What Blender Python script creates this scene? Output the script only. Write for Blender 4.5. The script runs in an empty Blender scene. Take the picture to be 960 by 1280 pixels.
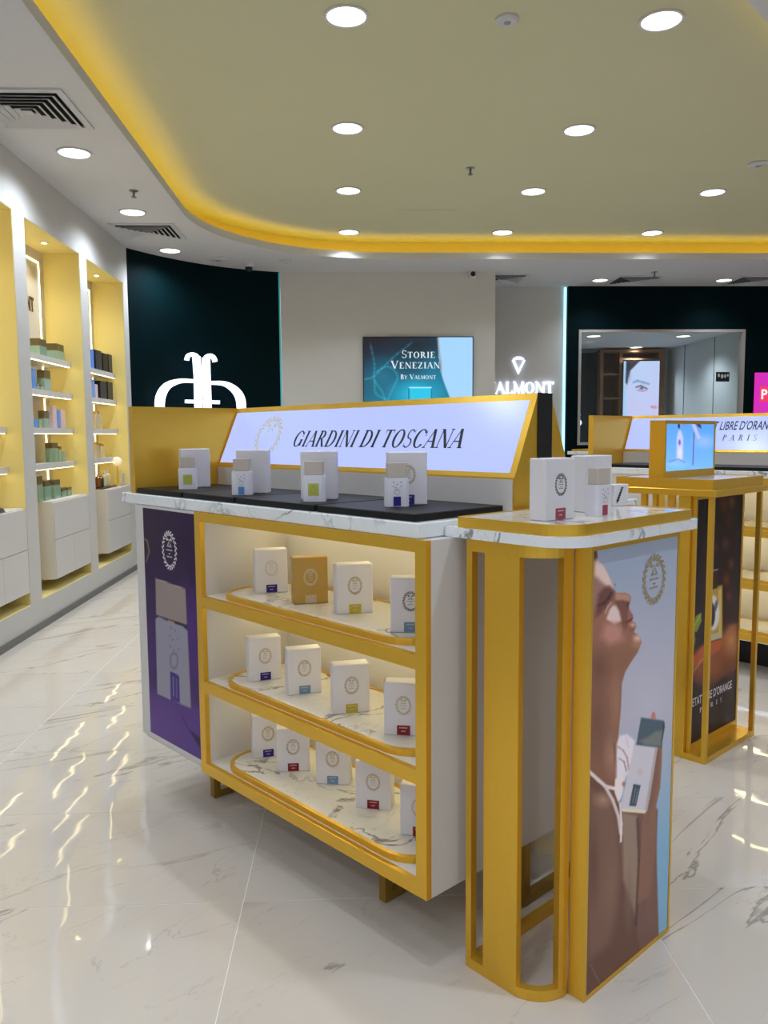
import bpy, math, random
import numpy as np
from mathutils import Matrix, Vector
from mathutils.geometry import tessellate_polygon
random.seed(7)
S = bpy.context.scene
COL = S.collection

# ------------------------------------------------------------------ camera
FPX, PITCH, ROLL, YAW = 1011.7, math.radians(5.467), math.radians(-.417), math.radians(2.287)
CAMH = 1.4
_cy, _sy = math.cos(YAW), math.sin(YAW)
FW = np.array([_sy*math.cos(PITCH), _cy*math.cos(PITCH), -math.sin(PITCH)])
_rt = np.array([_cy, -_sy, 0.]); _up = np.cross(_rt, FW)
RT = math.cos(ROLL)*_rt + math.sin(ROLL)*_up
UP = -math.sin(ROLL)*_rt + math.cos(ROLL)*_up
CAM = np.array([0, 0, CAMH])
cd = bpy.data.cameras.new('camera'); cam = bpy.data.objects.new('camera', cd); COL.objects.link(cam)
cd.sensor_fit = 'HORIZONTAL'; cd.sensor_width = 36; cd.lens = FPX*36/960; cd.clip_start = .05; cd.clip_end = 200
cam.matrix_world = Matrix(((RT[0], UP[0], -FW[0], CAM[0]), (RT[1], UP[1], -FW[1], CAM[1]), (RT[2], UP[2], -FW[2], CAM[2]), (0, 0, 0, 1)))
S.camera = cam
# ------------------------------------------------------------------ world, exposure
W = bpy.data.worlds.new('world'); S.world = W; W.use_nodes = True
W.node_tree.nodes['Background'].inputs[0].default_value = (.84, .90, 1.0, 1)
W.node_tree.nodes['Background'].inputs[1].default_value = .55
vs = S.view_settings
vs.view_transform = 'Standard'; vs.look = 'None'; vs.gamma = 1; vs.use_curve_mapping = False; vs.exposure = 0.12
LAMP_W = 72.0        # watts of one ceiling downlight
# ------------------------------------------------------------------ photo geometry helpers
ANG = math.radians(49.45)                       # the islands stand turned to the room
U = np.array([math.cos(ANG), -math.sin(ANG), 0.]); V = np.array([math.sin(ANG), math.cos(ANG), 0.])
def ray(x, y): return RT*(x-480) - UP*(y-640) + FW*FPX
def atz(x, y, z): d = ray(x, y); return CAM + d*(z-CAMH)/d[2]
def atplane(x, y, n, c): d = ray(x, y); n = np.array(n, float); return CAM + d*(c-n@CAM)/(n@d)
def proj(P):
    q = np.asarray(P) - CAM; d = q@FW
    return np.stack([480+FPX*(q@RT)/d, 640-FPX*(q@UP)/d], -1)
def uvz(u, v, z): return U*u + V*v + np.array([0, 0, z])
def toloc(P): return np.array([P@U, P@V, P[2]])   # world -> island frame

# ------------------------------------------------------------------ materials
def lin(c):
    c = np.asarray(c, float)/255.
    return np.where(c <= .04045, c/12.92, ((c+.055)/1.055)**2.4)
def rgba(c): l = lin(c); return (float(l[0]), float(l[1]), float(l[2]), 1)
MATS = {}
def mat(name, col, rough=.5, metal=0., spec=.5, emit=None, es=0., coat=0., noise=0., nscale=30., trans=0.):
    if name in MATS: return MATS[name]
    m = bpy.data.materials.new(name); m.use_nodes = True; nt = m.node_tree; b = nt.nodes['Principled BSDF']
    b.inputs['Base Color'].default_value = rgba(col); b.inputs['Roughness'].default_value = rough
    b.inputs['Metallic'].default_value = metal; b.inputs['Specular IOR Level'].default_value = spec
    b.inputs['Coat Weight'].default_value = coat; b.inputs['Coat Roughness'].default_value = .05
    b.inputs['Transmission Weight'].default_value = trans
    if emit is not None:
        b.inputs['Emission Color'].default_value = rgba(emit); b.inputs['Emission Strength'].default_value = es
    if noise:
        n = nt.nodes.new('ShaderNodeTexNoise'); n.inputs['Scale'].default_value = nscale; n.inputs['Detail'].default_value = 4
        tc = nt.nodes.new('ShaderNodeTexCoord'); nt.links.new(tc.outputs['Object'], n.inputs['Vector'])
        mx = nt.nodes.new('ShaderNodeMix'); mx.data_type = 'RGBA'; mx.blend_type = 'MULTIPLY'
        mx.inputs[0].default_value = noise; mx.inputs[6].default_value = rgba(col)
        nt.links.new(n.outputs['Fac'], mx.inputs[7]); nt.links.new(mx.outputs[2], b.inputs['Base Color'])
    MATS[name] = m; return m
def mat_attr(name, emit=0., rough=.25, spec=.5):
    if name in MATS: return MATS[name]
    m = bpy.data.materials.new(name); m.use_nodes = True; nt = m.node_tree; b = nt.nodes['Principled BSDF']
    a = nt.nodes.new('ShaderNodeAttribute'); a.attribute_name = 'Col'
    b.inputs['Roughness'].default_value = rough; b.inputs['Specular IOR Level'].default_value = spec
    if emit:
        b.inputs['Base Color'].default_value = (.01, .01, .01, 1)
        nt.links.new(a.outputs['Color'], b.inputs['Emission Color']); b.inputs['Emission Strength'].default_value = emit
    else: nt.links.new(a.outputs['Color'], b.inputs['Base Color'])
    MATS[name] = m; return m
def mat_marble(name, base, vein, scale, rough, width=.022, stretch=(1, 1, 1), rot=0., amount=.8, second=.35, tex=False, bump=0.):
    if name in MATS: return MATS[name]
    m = bpy.data.materials.new(name); m.use_nodes = True; nt = m.node_tree; N = nt.nodes; Lk = nt.links; b = N['Principled BSDF']
    tc = N.new('ShaderNodeTexCoord'); mp = N.new('ShaderNodeMapping'); mp.inputs['Scale'].default_value = stretch; mp.inputs['Rotation'].default_value = (0, 0, rot)
    if tex: mp.vector_type = 'TEXTURE'
    oi = N.new('ShaderNodeObjectInfo'); add = N.new('ShaderNodeVectorMath'); add.operation = 'ADD'
    cmb = N.new('ShaderNodeVectorMath'); cmb.operation = 'MULTIPLY'; cmb.inputs[1].default_value = (3.17, 4.73, 1.9); Lk.new(oi.outputs['Location'], cmb.inputs[0])
    Lk.new(tc.outputs['Object'], mp.inputs['Vector']); Lk.new(mp.outputs[0], add.inputs[0]); Lk.new(cmb.outputs[0], add.inputs[1])
    def veins(s, w, dist, det):
        n = N.new('ShaderNodeTexNoise'); n.inputs['Scale'].default_value = s; n.inputs['Detail'].default_value = det; n.inputs['Distortion'].default_value = dist; n.inputs['Roughness'].default_value = .55
        Lk.new(add.outputs[0], n.inputs['Vector'])
        a = N.new('ShaderNodeMath'); a.operation = 'SUBTRACT'; a.inputs[1].default_value = .55; Lk.new(n.outputs['Fac'], a.inputs[0])
        c = N.new('ShaderNodeMath'); c.operation = 'ABSOLUTE'; Lk.new(a.outputs[0], c.inputs[0])
        r = N.new('ShaderNodeMapRange'); r.inputs[1].default_value = 0; r.inputs[2].default_value = w; r.inputs[3].default_value = 1; r.inputs[4].default_value = 0; r.interpolation_type = 'SMOOTHSTEP'
        Lk.new(c.outputs[0], r.inputs[0])
        k = N.new('ShaderNodeTexNoise'); k.inputs['Scale'].default_value = s*1.7; Lk.new(add.outputs[0], k.inputs['Vector'])
        kr = N.new('ShaderNodeMapRange'); kr.inputs[1].default_value = .36; kr.inputs[2].default_value = .58; Lk.new(k.outputs['Fac'], kr.inputs[0])
        o = N.new('ShaderNodeMath'); o.operation = 'MULTIPLY'; Lk.new(r.outputs[0], o.inputs[0]); Lk.new(kr.outputs[0], o.inputs[1])
        return o
    v1 = veins(scale, width, 1.2, 6); v2 = veins(scale*2.3, width*.7, 2., 5)
    m2 = N.new('ShaderNodeMath'); m2.operation = 'MULTIPLY'; m2.inputs[1].default_value = second; Lk.new(v2.outputs[0], m2.inputs[0])
    mx = N.new('ShaderNodeMath'); mx.operation = 'MAXIMUM'; Lk.new(v1.outputs[0], mx.inputs[0]); Lk.new(m2.outputs[0], mx.inputs[1])
    ml = N.new('ShaderNodeMath'); ml.operation = 'MULTIPLY'; ml.inputs[1].default_value = amount; Lk.new(mx.outputs[0], ml.inputs[0])
    cl = N.new('ShaderNodeTexNoise'); cl.inputs['Scale'].default_value = scale*.8; Lk.new(add.outputs[0], cl.inputs['Vector'])
    cm = N.new('ShaderNodeMix'); cm.data_type = 'RGBA'; cm.inputs[6].default_value = rgba(base); cm.inputs[7].default_value = rgba([c*.93 for c in base]); Lk.new(cl.outputs['Fac'], cm.inputs[0])
    mix = N.new('ShaderNodeMix'); mix.data_type = 'RGBA'; mix.inputs[7].default_value = rgba(vein)
    Lk.new(ml.outputs[0], mix.inputs[0]); Lk.new(cm.outputs[2], mix.inputs[6]); Lk.new(mix.outputs[2], b.inputs['Base Color'])
    b.inputs['Roughness'].default_value = rough; b.inputs['Specular IOR Level'].default_value = .5
    if bump:
        bn = N.new('ShaderNodeTexNoise'); bn.inputs['Scale'].default_value = 5.; bn.inputs['Detail'].default_value = 1; Lk.new(tc.outputs['Object'], bn.inputs['Vector'])
        bp = N.new('ShaderNodeBump'); bp.inputs['Distance'].default_value = bump; bp.inputs['Strength'].default_value = 1.; Lk.new(bn.outputs['Fac'], bp.inputs['Height']); Lk.new(bp.outputs[0], b.inputs['Normal'])
    MATS[name] = m; return m

M_white = mat('white_laminate', (214, 210, 206), .45)
M_wall = mat('white_wall_paint', (205, 203, 198), .75, noise=.06, nscale=4)
M_soffit = mat('soffit_paint', (205, 204, 204), .8)
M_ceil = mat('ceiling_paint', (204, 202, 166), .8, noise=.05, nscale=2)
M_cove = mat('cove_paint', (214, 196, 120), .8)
M_yellow = mat('yellow_niche_paint', (232, 214, 136), .6)
M_beige = mat('beige_panel', (214, 204, 184), .6)
M_teal = mat('dark_teal_panel', (2, 27, 31), .62, spec=.06, noise=.5, nscale=2)
M_gold = mat('satin_gold', (234, 186, 64), .30, .66, noise=.06, nscale=60)
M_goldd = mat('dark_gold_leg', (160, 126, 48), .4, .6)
M_black = mat('black_tray', (11, 10, 11), .5, spec=.3)
M_dark = mat('black_strip', (10, 10, 12), .5)
M_grey = mat('grey_metal', (120, 120, 118), .4, .6)
M_lgrey = mat('pale_vent', (196, 196, 200), .5)
M_void = mat('vent_void', (8, 9, 10), .9)
M_base = mat('grey_baseboard', (112, 112, 110), .35, .3)
M_box = mat('white_card', (226, 222, 226), .55)
M_boxgold = mat('gold_card', (188, 150, 72), .4, .2)
M_cap = mat('beige_cap', (196, 184, 172), .5)
M_glaze = mat('white_glass', (226, 224, 232), .25)
M_emb_gold = mat('gold_foil', (186, 166, 112), .35, .3)
M_emb_pale = mat('pale_emboss', (204, 198, 180), .4, .1)
M_emb_dark = mat('dark_foil', (92, 78, 62), .4, .3)
M_wprint = mat('white_print', (228, 222, 226), .5)
M_ink = mat('black_ink', (12, 12, 22), .4)
M_lab = {'navy': mat('navy_label', (34, 16, 122), .5), 'yellow': mat('yellow_label', (196, 176, 40), .5), 'blue': mat('pale_blue_label', (112, 144, 178), .5),
         'red': mat('red_label', (138, 12, 26), .5), 'beige': mat('beige_label', (196, 176, 140), .5), 'rose': mat('rose_label', (164, 66, 84), .5), 'sky': mat('sky_label', (84, 140, 206), .5), 'lime': mat('lime_label', (186, 190, 84), .5)}
M_marble = mat_marble('worktop_marble', (244, 248, 250), (84, 90, 94), 2.4, .12, .02, amount=.75, second=.25)
M_inset = mat_marble('inset_marble', (232, 228, 218), (96, 84, 74), 2.6, .10, .018, second=.3)
M_floor = mat_marble('polished_marble_tile', (216, 206, 193), (112, 104, 98), 1.0, .035, .011, stretch=(2.6, .62, 1), rot=.66, amount=.62, second=.4, tex=True, bump=.0012)
M_grout = mat('pale_grout', (244, 242, 238), .5)
M_panel = mat('sign_light_panel', (40, 42, 50), .2, emit=(176, 190, 255), es=1.0)
M_lamp = mat('lamp_diffuser', (255, 255, 255), .5, emit=(255, 250, 240), es=3.2)
M_led = mat('warm_led', (255, 240, 200), .5, emit=(255, 234, 170), es=6.)
M_leds = mat('shelf_led', (255, 240, 200), .5, emit=(255, 238, 182), es=15.)
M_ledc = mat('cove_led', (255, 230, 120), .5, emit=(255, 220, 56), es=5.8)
M_ledt = mat('cyan_led', (200, 250, 255), .5, emit=(150, 225, 255), es=1.6)
M_ledteal = mat('teal_led', (60, 160, 160), .5, emit=(0, 130, 130), es=.5)
M_sign = mat('white_lit_sign', (255, 255, 255), .5, emit=(214, 226, 255), es=1.25)
M_green = mat('green_glass', (146, 172, 146), .15); M_brown = mat('brown_cap', (104, 88, 48), .4)
M_blueb = mat('dark_blue_carton', (14, 18, 48), .35); M_lblue = mat('light_blue_carton', (96, 150, 232), .35)
M_pinkw = mat('pale_pink_carton', (222, 198, 206), .4); M_clear = mat('pale_glass', (226, 206, 160), .1)
M_bronze = mat('bronze_letters', (120, 84, 40), .4, .5)
M_wood = mat('oak_veneer', (150, 104, 66), .5, noise=.35, nscale=8)
M_woodd = mat('oak_veneer_dark', (108, 70, 44), .5, noise=.35, nscale=8)
M_chrome = mat('brushed_steel', (170, 168, 164), .3, .9)
MP_print = mat_attr('printed_poster', 0., .3, .15)
MP_screen = mat_attr('lit_screen', 1.0, .15, .5)

# ------------------------------------------------------------------ mesh builder
class MB:
    def __init__(s): s.v = []; s.f = []
    def add(s, vs, fs):
        o = len(s.v); s.v += [tuple(map(float, p)) for p in vs]; s.f += [tuple(i+o for i in f) for f in fs]; return s
    def box(s, x0, x1, y0, y1, z0, z1, bev=0.):
        if bev <= 0:
            vs = [(x, y, z) for z in (z0, z1) for y in (y0, y1) for x in (x0, x1)]
            return s.add(vs, [(0, 2, 3, 1), (4, 5, 7, 6), (0, 1, 5, 4), (2, 6, 7, 3), (0, 4, 6, 2), (1, 3, 7, 5)])
        b = bev
        prof = [(x0+b, y0), (x1-b, y0), (x1, y0+b), (x1, y1-b), (x1-b, y1), (x0+b, y1), (x0, y1-b), (x0, y0+b)]
        inn = [(x0+b, y0+b), (x1-b, y0+b), (x1-b, y0+b), (x1-b, y1-b), (x1-b, y1-b), (x0+b, y1-b), (x0+b, y1-b), (x0+b, y0+b)]
        vs = [(x, y, z0) for x, y in inn] + [(x, y, z0+b) for x, y in prof] + [(x, y, z1-b) for x, y in prof] + [(x, y, z1) for x, y in inn]
        fs = [tuple(reversed((0, 1, 3, 5))), (24, 25, 27, 29)]
        for r in range(3):
            for i in range(8):
                j = (i+1) % 8; fs.append((r*8+i, r*8+j, r*8+8+j, r*8+8+i))
        return s.add(vs, fs)
    def prism(s, poly, z0, z1):              # poly counter-clockwise in xy
        n = len(poly)
        return s.add([(x, y, z0) for x, y in poly]+[(x, y, z1) for x, y in poly],
                     [tuple(range(n-1, -1, -1)), tuple(range(n, 2*n))]+[(i, (i+1) % n, n+(i+1) % n, n+i) for i in range(n)])
    def prism_x(s, poly, x0, x1):            # poly (y,z), swept along x
        n = len(poly)
        return s.add([(x0, y, z) for y, z in poly]+[(x1, y, z) for y, z in poly],
                     [tuple(range(n-1, -1, -1)), tuple(range(n, 2*n))]+[(i, (i+1) % n, n+(i+1) % n, n+i) for i in range(n)])
    def ring(s, outer, inner, z0, z1):       # ring between two same-length loops
        n = len(outer)
        vs = [(x, y, z0) for x, y in outer]+[(x, y, z0) for x, y in inner]+[(x, y, z1) for x, y in outer]+[(x, y, z1) for x, y in inner]
        fs = []
        for i in range(n):
            j = (i+1) % n
            fs += [(2*n+i, 2*n+j, 3*n+j, 3*n+i), (n+i, n+j, j, i), (i, j, 2*n+j, 2*n+i), (n+j, n+i, 3*n+i, 3*n+j)]
        return s.add(vs, fs)
    def lathe(s, prof, n=24, c=(0, 0, 0)):   # prof of (r,z)
        o = len(s.v)
        for r, z in prof:
            for k in range(n):
                a = 2*math.pi*k/n; s.v.append((c[0]+r*math.cos(a), c[1]+r*math.sin(a), c[2]+z))
        for i in range(len(prof)-1):
            for k in range(n):
                j = (k+1) % n; s.f.append((o+i*n+k, o+i*n+j, o+i*n+n+j, o+i*n+n+k))
        s.f.append(tuple(o+k for k in range(n-1, -1, -1))); e = o+(len(prof)-1)*n; s.f.append(tuple(e+k for k in range(n)))
        return s
    def quad(s, *p): return s.add(p, [(0, 1, 2, 3)])
    def polys(s, polys, o, ex, ey, nz, depth=0.):   # 2-D polygons -> plane (extruded when depth)
        o, ex, ey, nz = map(np.asarray, (o, ex, ey, nz))
        for p in polys:
            n = len(p); base = [o+ex*x+ey*y for x, y in p]
            if depth == 0: s.add(base, [tuple(range(n))])
            else:
                top = [q+nz*depth for q in base]
                s.add(base+top, [tuple(range(n-1, -1, -1)), tuple(range(n, 2*n))]+[(i, (i+1) % n, n+(i+1) % n, n+i) for i in range(n)])
        return s
    def mesh(s, name, m, origin=(0, 0, 0), smooth=False):
        me = bpy.data.meshes.new(name); ox, oy, oz = origin
        me.from_pydata([(x-ox, y-oy, z-oz) for x, y, z in s.v], [], s.f); me.materials.append(m)
        if smooth: me.polygons.foreach_set('use_smooth', [True]*len(me.polygons))
        me.update(); return me
    def build(s, name, m, parent=None, origin=(0, 0, 0), smooth=False, loc=(0, 0, 0)):
        return obj(name, s.mesh(name, m, origin, smooth), parent, loc)
def obj(name, me, parent=None, loc=(0, 0, 0), rz=0.):
    o = bpy.data.objects.new(name, me); COL.objects.link(o); o.parent = parent; o.location = tuple(map(float, loc)); o.rotation_euler[2] = rz; return o
def tag(o, label, cat, group=None, kind=None):
    if label: o['label'] = label
    if cat: o['category'] = cat
    if group: o['group'] = group
    if kind: o['kind'] = kind
    return o
def thing(name, label, cat, loc=(0, 0, 0), rz=0., group=None):
    o = bpy.data.objects.new(name, None); COL.objects.link(o); o.empty_display_size = .1
    o.location = tuple(map(float, loc)); o.rotation_euler[2] = rz; return tag(o, label, cat, group)
def struct(o): o['kind'] = 'structure'; return o
def rrect(x0, x1, y0, y1, r, n=6):           # rounded rectangle; r = one radius or four (from x0,y0 counter-clockwise)
    rs = r if hasattr(r, '__len__') else (r,)*4; out = []
    for (cx, cy, a0), q in zip(((x0, y0, 180), (x1, y0, 270), (x1, y1, 0), (x0, y1, 90)), rs):
        sx = 1 if cx == x0 else -1; sy = 1 if cy == y0 else -1
        for k in range(n+1):
            a = math.radians(a0+90*k/n); out.append((cx+sx*q+q*math.cos(a), cy+sy*q+q*math.sin(a)))
    return out

# ------------------------------------------------------------------ lettering: a drawn roman face
T_, S_ = .185, .062
def _arc(cx, cy, rx, ry, a0, a1, n=14, t=T_, s=S_):
    out = []
    for k in range(n):
        a, b = (math.radians(a0+(a1-a0)*q/n) for q in (k, k+1))
        P = lambda w, R: (cx+(rx-(t if R else 0))*math.cos(w), cy+(ry-(s if R else 0))*math.sin(w))
        out.append([P(a, 0), P(b, 0), P(b, 1), P(a, 1)])
    return out
def _st(x0, y0, x1, y1, w): return [[(x0-w/2, y0), (x0+w/2, y0), (x1+w/2, y1), (x1-w/2, y1)]]
def _h(x0, x1, y, h=S_): return [[(x0, y), (x1, y), (x1, y+h), (x0, y+h)]]
def _sf(x, y, w=.28): return _h(x-w/2, x+w/2, 0 if y == 0 else 1-S_*.8, S_*.8)
def glyph(ch):
    if ch == 'I': return _st(.2, 0, .2, 1, T_)+_sf(.2, 0)+_sf(.2, 1), .4
    if ch == 'A': return _st(.08, 0, .42, 1, S_)+_st(.74, 0, .42, 1, T_)+_h(.2, .62, .32)+_sf(.08, 0, .24)+_sf(.74, 0, .3), .84
    if ch == 'V': return _st(.08, 1, .42, 0, T_)+_st(.74, 1, .44, 0, S_)+_sf(.1, 1, .3)+_sf(.74, 1, .24), .84
    if ch == 'L': return _st(.2, 0, .2, 1, T_)+_sf(.2, 1)+_h(.06, .62, 0)+[[(.57, 0), (.62, 0), (.66, .26), (.62, .26)]], .68
    if ch == 'M': return _st(.12, 0, .14, 1, S_)+_st(.16, 1, .5, .05, T_)+_st(.84, 1, .5, .05, S_)+_st(.88, 0, .86, 1, T_)+_sf(.12, 0, .22)+_sf(.88, 0)+_sf(.12, 1, .2)+_sf(.88, 1, .22), 1.02
    if ch == 'N': return _st(.14, 0, .14, 1, S_)+_st(.78, 0, .78, 1, S_)+_st(.16, 1, .76, 0, T_)+_sf(.14, 0, .24)+_sf(.78, 1, .24)+_sf(.12, 1, .2), .92
    if ch == 'T': return _st(.36, 0, .36, 1, T_)+_sf(.36, 0)+_h(.02, .70, 1-S_)+[[(.02, .78), (.05, .78), (.08, 1), (.02, 1)], [(.67, .78), (.70, .78), (.70, 1), (.64, 1)]], .74
    if ch == 'E': return _st(.2, 0, .2, 1, T_)+_h(.06, .62, 1-S_)+_h(.2, .5, .49)+_h(.06, .66, 0)+[[(.58, .8), (.62, .8), (.62, 1), (.56, 1)], [(.60, 0), (.66, 0), (.69, .24), (.66, .24)]], .74
    if ch == 'O': return _arc(.45, .5, .42, .52, 0, 360, 26), .92
    if ch == 'C': return _arc(.45, .5, .42, .52, 38, 322, 22)+[[(.76, .62), (.8, .62), (.8, .95), (.74, .84)]], .84
    if ch == 'G': return _arc(.45, .5, .42, .52, 38, 322, 22)+[[(.76, .62), (.8, .62), (.8, .95), (.74, .84)]]+_st(.76, .06, .76, .42, T_)+_h(.62, .9, .40), .94
    if ch == 'D': return _st(.2, 0, .2, 1, T_)+_sf(.14, 0, .2)+_sf(.14, 1, .2)+_arc(.36, .5, .48, .5, -90, 90, 16)+_h(.18, .38, 0)+_h(.18, .38, 1-S_), .92
    if ch == 'P': return _st(.2, 0, .2, 1, T_)+_sf(.2, 0)+_sf(.12, 1, .2)+_arc(.34, .74, .32, .26, -90, 90, 12)+_h(.2, .36, 1-S_)+_h(.2, .36, .48), .7
    if ch == 'R': return glyph('P')[0]+_st(.76, 0, .40, .5, T_)+_sf(.78, 0, .2), .86
    if ch == 'B': return _st(.2, 0, .2, 1, T_)+_arc(.34, .75, .29, .25, -90, 90, 12)+_arc(.36, .27, .34, .27, -90, 90, 12)+_h(.06, .36, 1-S_)+_h(.2, .36, .49)+_h(.06, .36, 0), .74
    if ch == 'S':
        return _arc(.32, .74, .25, .27, 30, 250, 14, .10)+_arc(.32, .26, .27, .27, -150, 70, 14, .10)+[[(.14, .62), (.24, .52), (.50, .38), (.40, .50)]]+_st(.56, .78, .56, .98, .03)+_st(.07, .02, .07, .26, .03), .64
    if ch == 'Z': return _h(.04, .66, 1-S_)+_h(.04, .68, 0)+_st(.10, .02, .60, .98, T_)+[[(.04, .76), (.08, .76), (.11, 1), (.04, 1)], [(.62, 0), (.68, 0), (.70, .24), (.66, .24)]], .74
    if ch == 'Y': return _st(.38, 0, .38, .5, T_)+_st(.38, .46, .10, 1, T_)+_st(.40, .46, .68, 1, S_)+_sf(.38, 0)+_sf(.1, 1, .26)+_sf(.68, 1, .22), .78
    return [], .34
def roman(text, height=1., track=0., shear=0., small=None):
    """polygons of a line of roman capitals; lower-case letters come out as small capitals"""
    out = []; x = 0.
    for ch in text:
        k = height*(small if (small and ch.islower()) else 1.); g, adv = glyph(ch.upper())
        out += [[(x+(px+shear*py)*k, py*k) for px, py in p] for p in g]; x += adv*k+track*height
    return out, x-track*height
def fit(polys, width, w, height=None):        # stretch a line to a width
    k = width/w; return [[(x*k, y*(height or k)) for x, y in p] for p in polys]
def sans(text, bold=0.):
    """polygons (triangles) of a line set in the built-in sans face, cap height 1"""
    cu = bpy.data.curves.new('t', 'FONT'); cu.body = text; cu.size = 1; cu.offset = bold; cu.resolution_u = 3
    o = bpy.data.objects.new('t', cu); COL.objects.link(o)
    dg = bpy.context.evaluated_depsgraph_get(); me = o.evaluated_get(dg).to_mesh()
    vs = [tuple(v.co) for v in me.vertices]; ps = [[vs[i][:2] for i in p.vertices] for p in me.polygons]
    o.evaluated_get(dg).to_mesh_clear(); bpy.data.objects.remove(o); bpy.data.curves.remove(cu)
    xs = [q[0] for p in ps for q in p]; ys = [q[1] for p in ps for q in p]
    x0, x1, y0, y1 = min(xs), max(xs), min(ys), max(ys)
    return [[((x-x0)/(x1-x0), (y-y0)/(y1-y0)) for x, y in p] for p in ps]
def emblem(rx, ry, n=22, text=True):
    """an oval wreath with a bow and three short lines of type, centred on 0,0"""
    out = []
    for k in range(n):
        a = 2*math.pi*(k+.5)/n
        for sgn, rr in ((1, 1.), (-1, .86)):
            cx, cy = rx*rr*math.cos(a+.06*sgn), ry*rr*math.sin(a+.06*sgn); t = a+math.pi/2+.7*sgn
            l, w = rx*.19, rx*.075
            c, s_ = math.cos(t), math.sin(t)
            out.append([(cx-l*c, cy-l*s_), (cx+w*s_, cy-w*c), (cx+l*c, cy+l*s_), (cx-w*s_, cy+w*c)])
    b = ry*.56
    out += [[(0, b), (-rx*.34, b+ry*.14), (-rx*.40, b-ry*.06)], [(0, b), (rx*.40, b-ry*.06), (rx*.34, b+ry*.14)], [(0, b), (-rx*.26, b-ry*.28), (-rx*.14, b-ry*.30)], [(0, b), (rx*.14, b-ry*.30), (rx*.26, b-ry*.28)]]
    if text:
        for y, w in ((.18, .34), (-.02, .44), (-.22, .12), (-.38, .4)):
            for q in range(5 if w > .2 else 2):
                m = (5 if w > .2 else 2); x = -w*rx+2*w*rx*(q+.15)/m; out.append([(x, y*ry), (x+1.3*w*rx/m, y*ry), (x+1.3*w*rx/m, y*ry+ry*.07), (x, y*ry+ry*.07)])
    return out

# ------------------------------------------------------------------ printed pictures: colour per vertex of a fine grid, laid on the poster plane
def sdf(P, poly):
    poly = np.asarray(poly, float); d = np.full(len(P), 1e9); ins = np.zeros(len(P), bool)
    for i in range(len(poly)):
        a, b = poly[i], poly[i-1]; e = b-a; w = P-a
        t = np.clip((w@e)/max(e@e, 1e-9), 0, 1); q = w-t[:, None]*e; d = np.minimum(d, (q**2).sum(1))
        c = (a[1] <= P[:, 1]) != (b[1] <= P[:, 1])
        with np.errstate(divide='ignore', invalid='ignore'):
            xi = a[0]+(P[:, 1]-a[1])*(e[0]/(e[1] if abs(e[1]) > 1e-9 else 1e-9))
        ins ^= c & (P[:, 0] < xi)
    return np.where(ins, -np.sqrt(d), np.sqrt(d))
class Paint:
    def __init__(s, P): s.P = P; s.c = np.zeros((len(P), 3))
    def grad(s, c0, c1, p0, p1):
        p0, p1 = np.array(p0, float), np.array(p1, float); e = p1-p0; t = np.clip(((s.P-p0)@e)/(e@e), 0, 1)[:, None]
        return np.array(c0)*(1-t)+np.array(c1)*t
    def fill(s, c): s.c[:] = c; return s
    def over(s, a, col):
        a = np.clip(a, 0, 1)[:, None]; s.c = s.c*(1-a)+np.asarray(col)*a; return s
    def poly(s, pts, col, soft=1., op=1.): return s.over(op*np.clip(.5-sdf(s.P, pts)/soft, 0, 1), col)
    def blob(s, x, y, rx, ry, col, op=1., rot=0., hard=0.):
        c, n = math.cos(rot), math.sin(rot); d = s.P-np.array([x, y]); a = (d[:, 0]*c+d[:, 1]*n)/rx; b = (-d[:, 0]*n+d[:, 1]*c)/ry
        r = np.sqrt(a*a+b*b); return s.over(op*np.clip((1-r)/(1-hard) if hard < 1 else (r < 1), 0, 1), col)
    def line(s, pts, w, col, op=1., soft=1.):
        for p, q in zip(pts[:-1], pts[1:]):
            a, b = np.array(p, float), np.array(q, float); e = b-a; t = np.clip(((s.P-a)@e)/(e@e), 0, 1)
            d = np.sqrt((((s.P-a)-t[:, None]*e)**2).sum(1)); s.over(op*np.clip(.5-(d-w)/soft, 0, 1), col)
        return s
def picture(name, corners, nx, ny, paint, m, parent=None, gain=1., toL=None):
    """corners: bl, br, tr, tl in the room; paint(Paint) works on where each point lands in the photograph"""
    bl, br, tr, tl = [np.asarray(c, float) for c in corners]
    s, t = np.meshgrid(np.linspace(0, 1, nx), np.linspace(0, 1, ny)); s = s.ravel()[:, None]; t = t.ravel()[:, None]
    P = bl*(1-s)*(1-t)+br*s*(1-t)+tr*s*t+tl*(1-s)*t
    pa = Paint(proj(P)); paint(pa)
    L = P if toL is None else toL(P)
    me = bpy.data.meshes.new(name); F = [(j*nx+i, j*nx+i+1, (j+1)*nx+i+1, (j+1)*nx+i) for j in range(ny-1) for i in range(nx-1)]
    me.from_pydata([tuple(map(float, p)) for p in L], [], F); me.materials.append(m)
    ca = me.color_attributes.new('Col', 'FLOAT_COLOR', 'POINT')
    c = np.clip(lin(np.clip(pa.c, 0, 255))*gain, 0, 4); ca.data.foreach_set('color', np.concatenate([c, np.ones((len(c), 1))], 1).astype(np.float32).ravel())
    me.update(); return obj(name, me, parent)

# ================================================================== THE ROOM
ZS, ZL, ZC = 3.33, 3.40, 3.56                 # soffit, lip of the cove, raised ceiling
XL, YB, YR, XR = -2.285, 9.88, 10.80, 7.4
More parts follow.
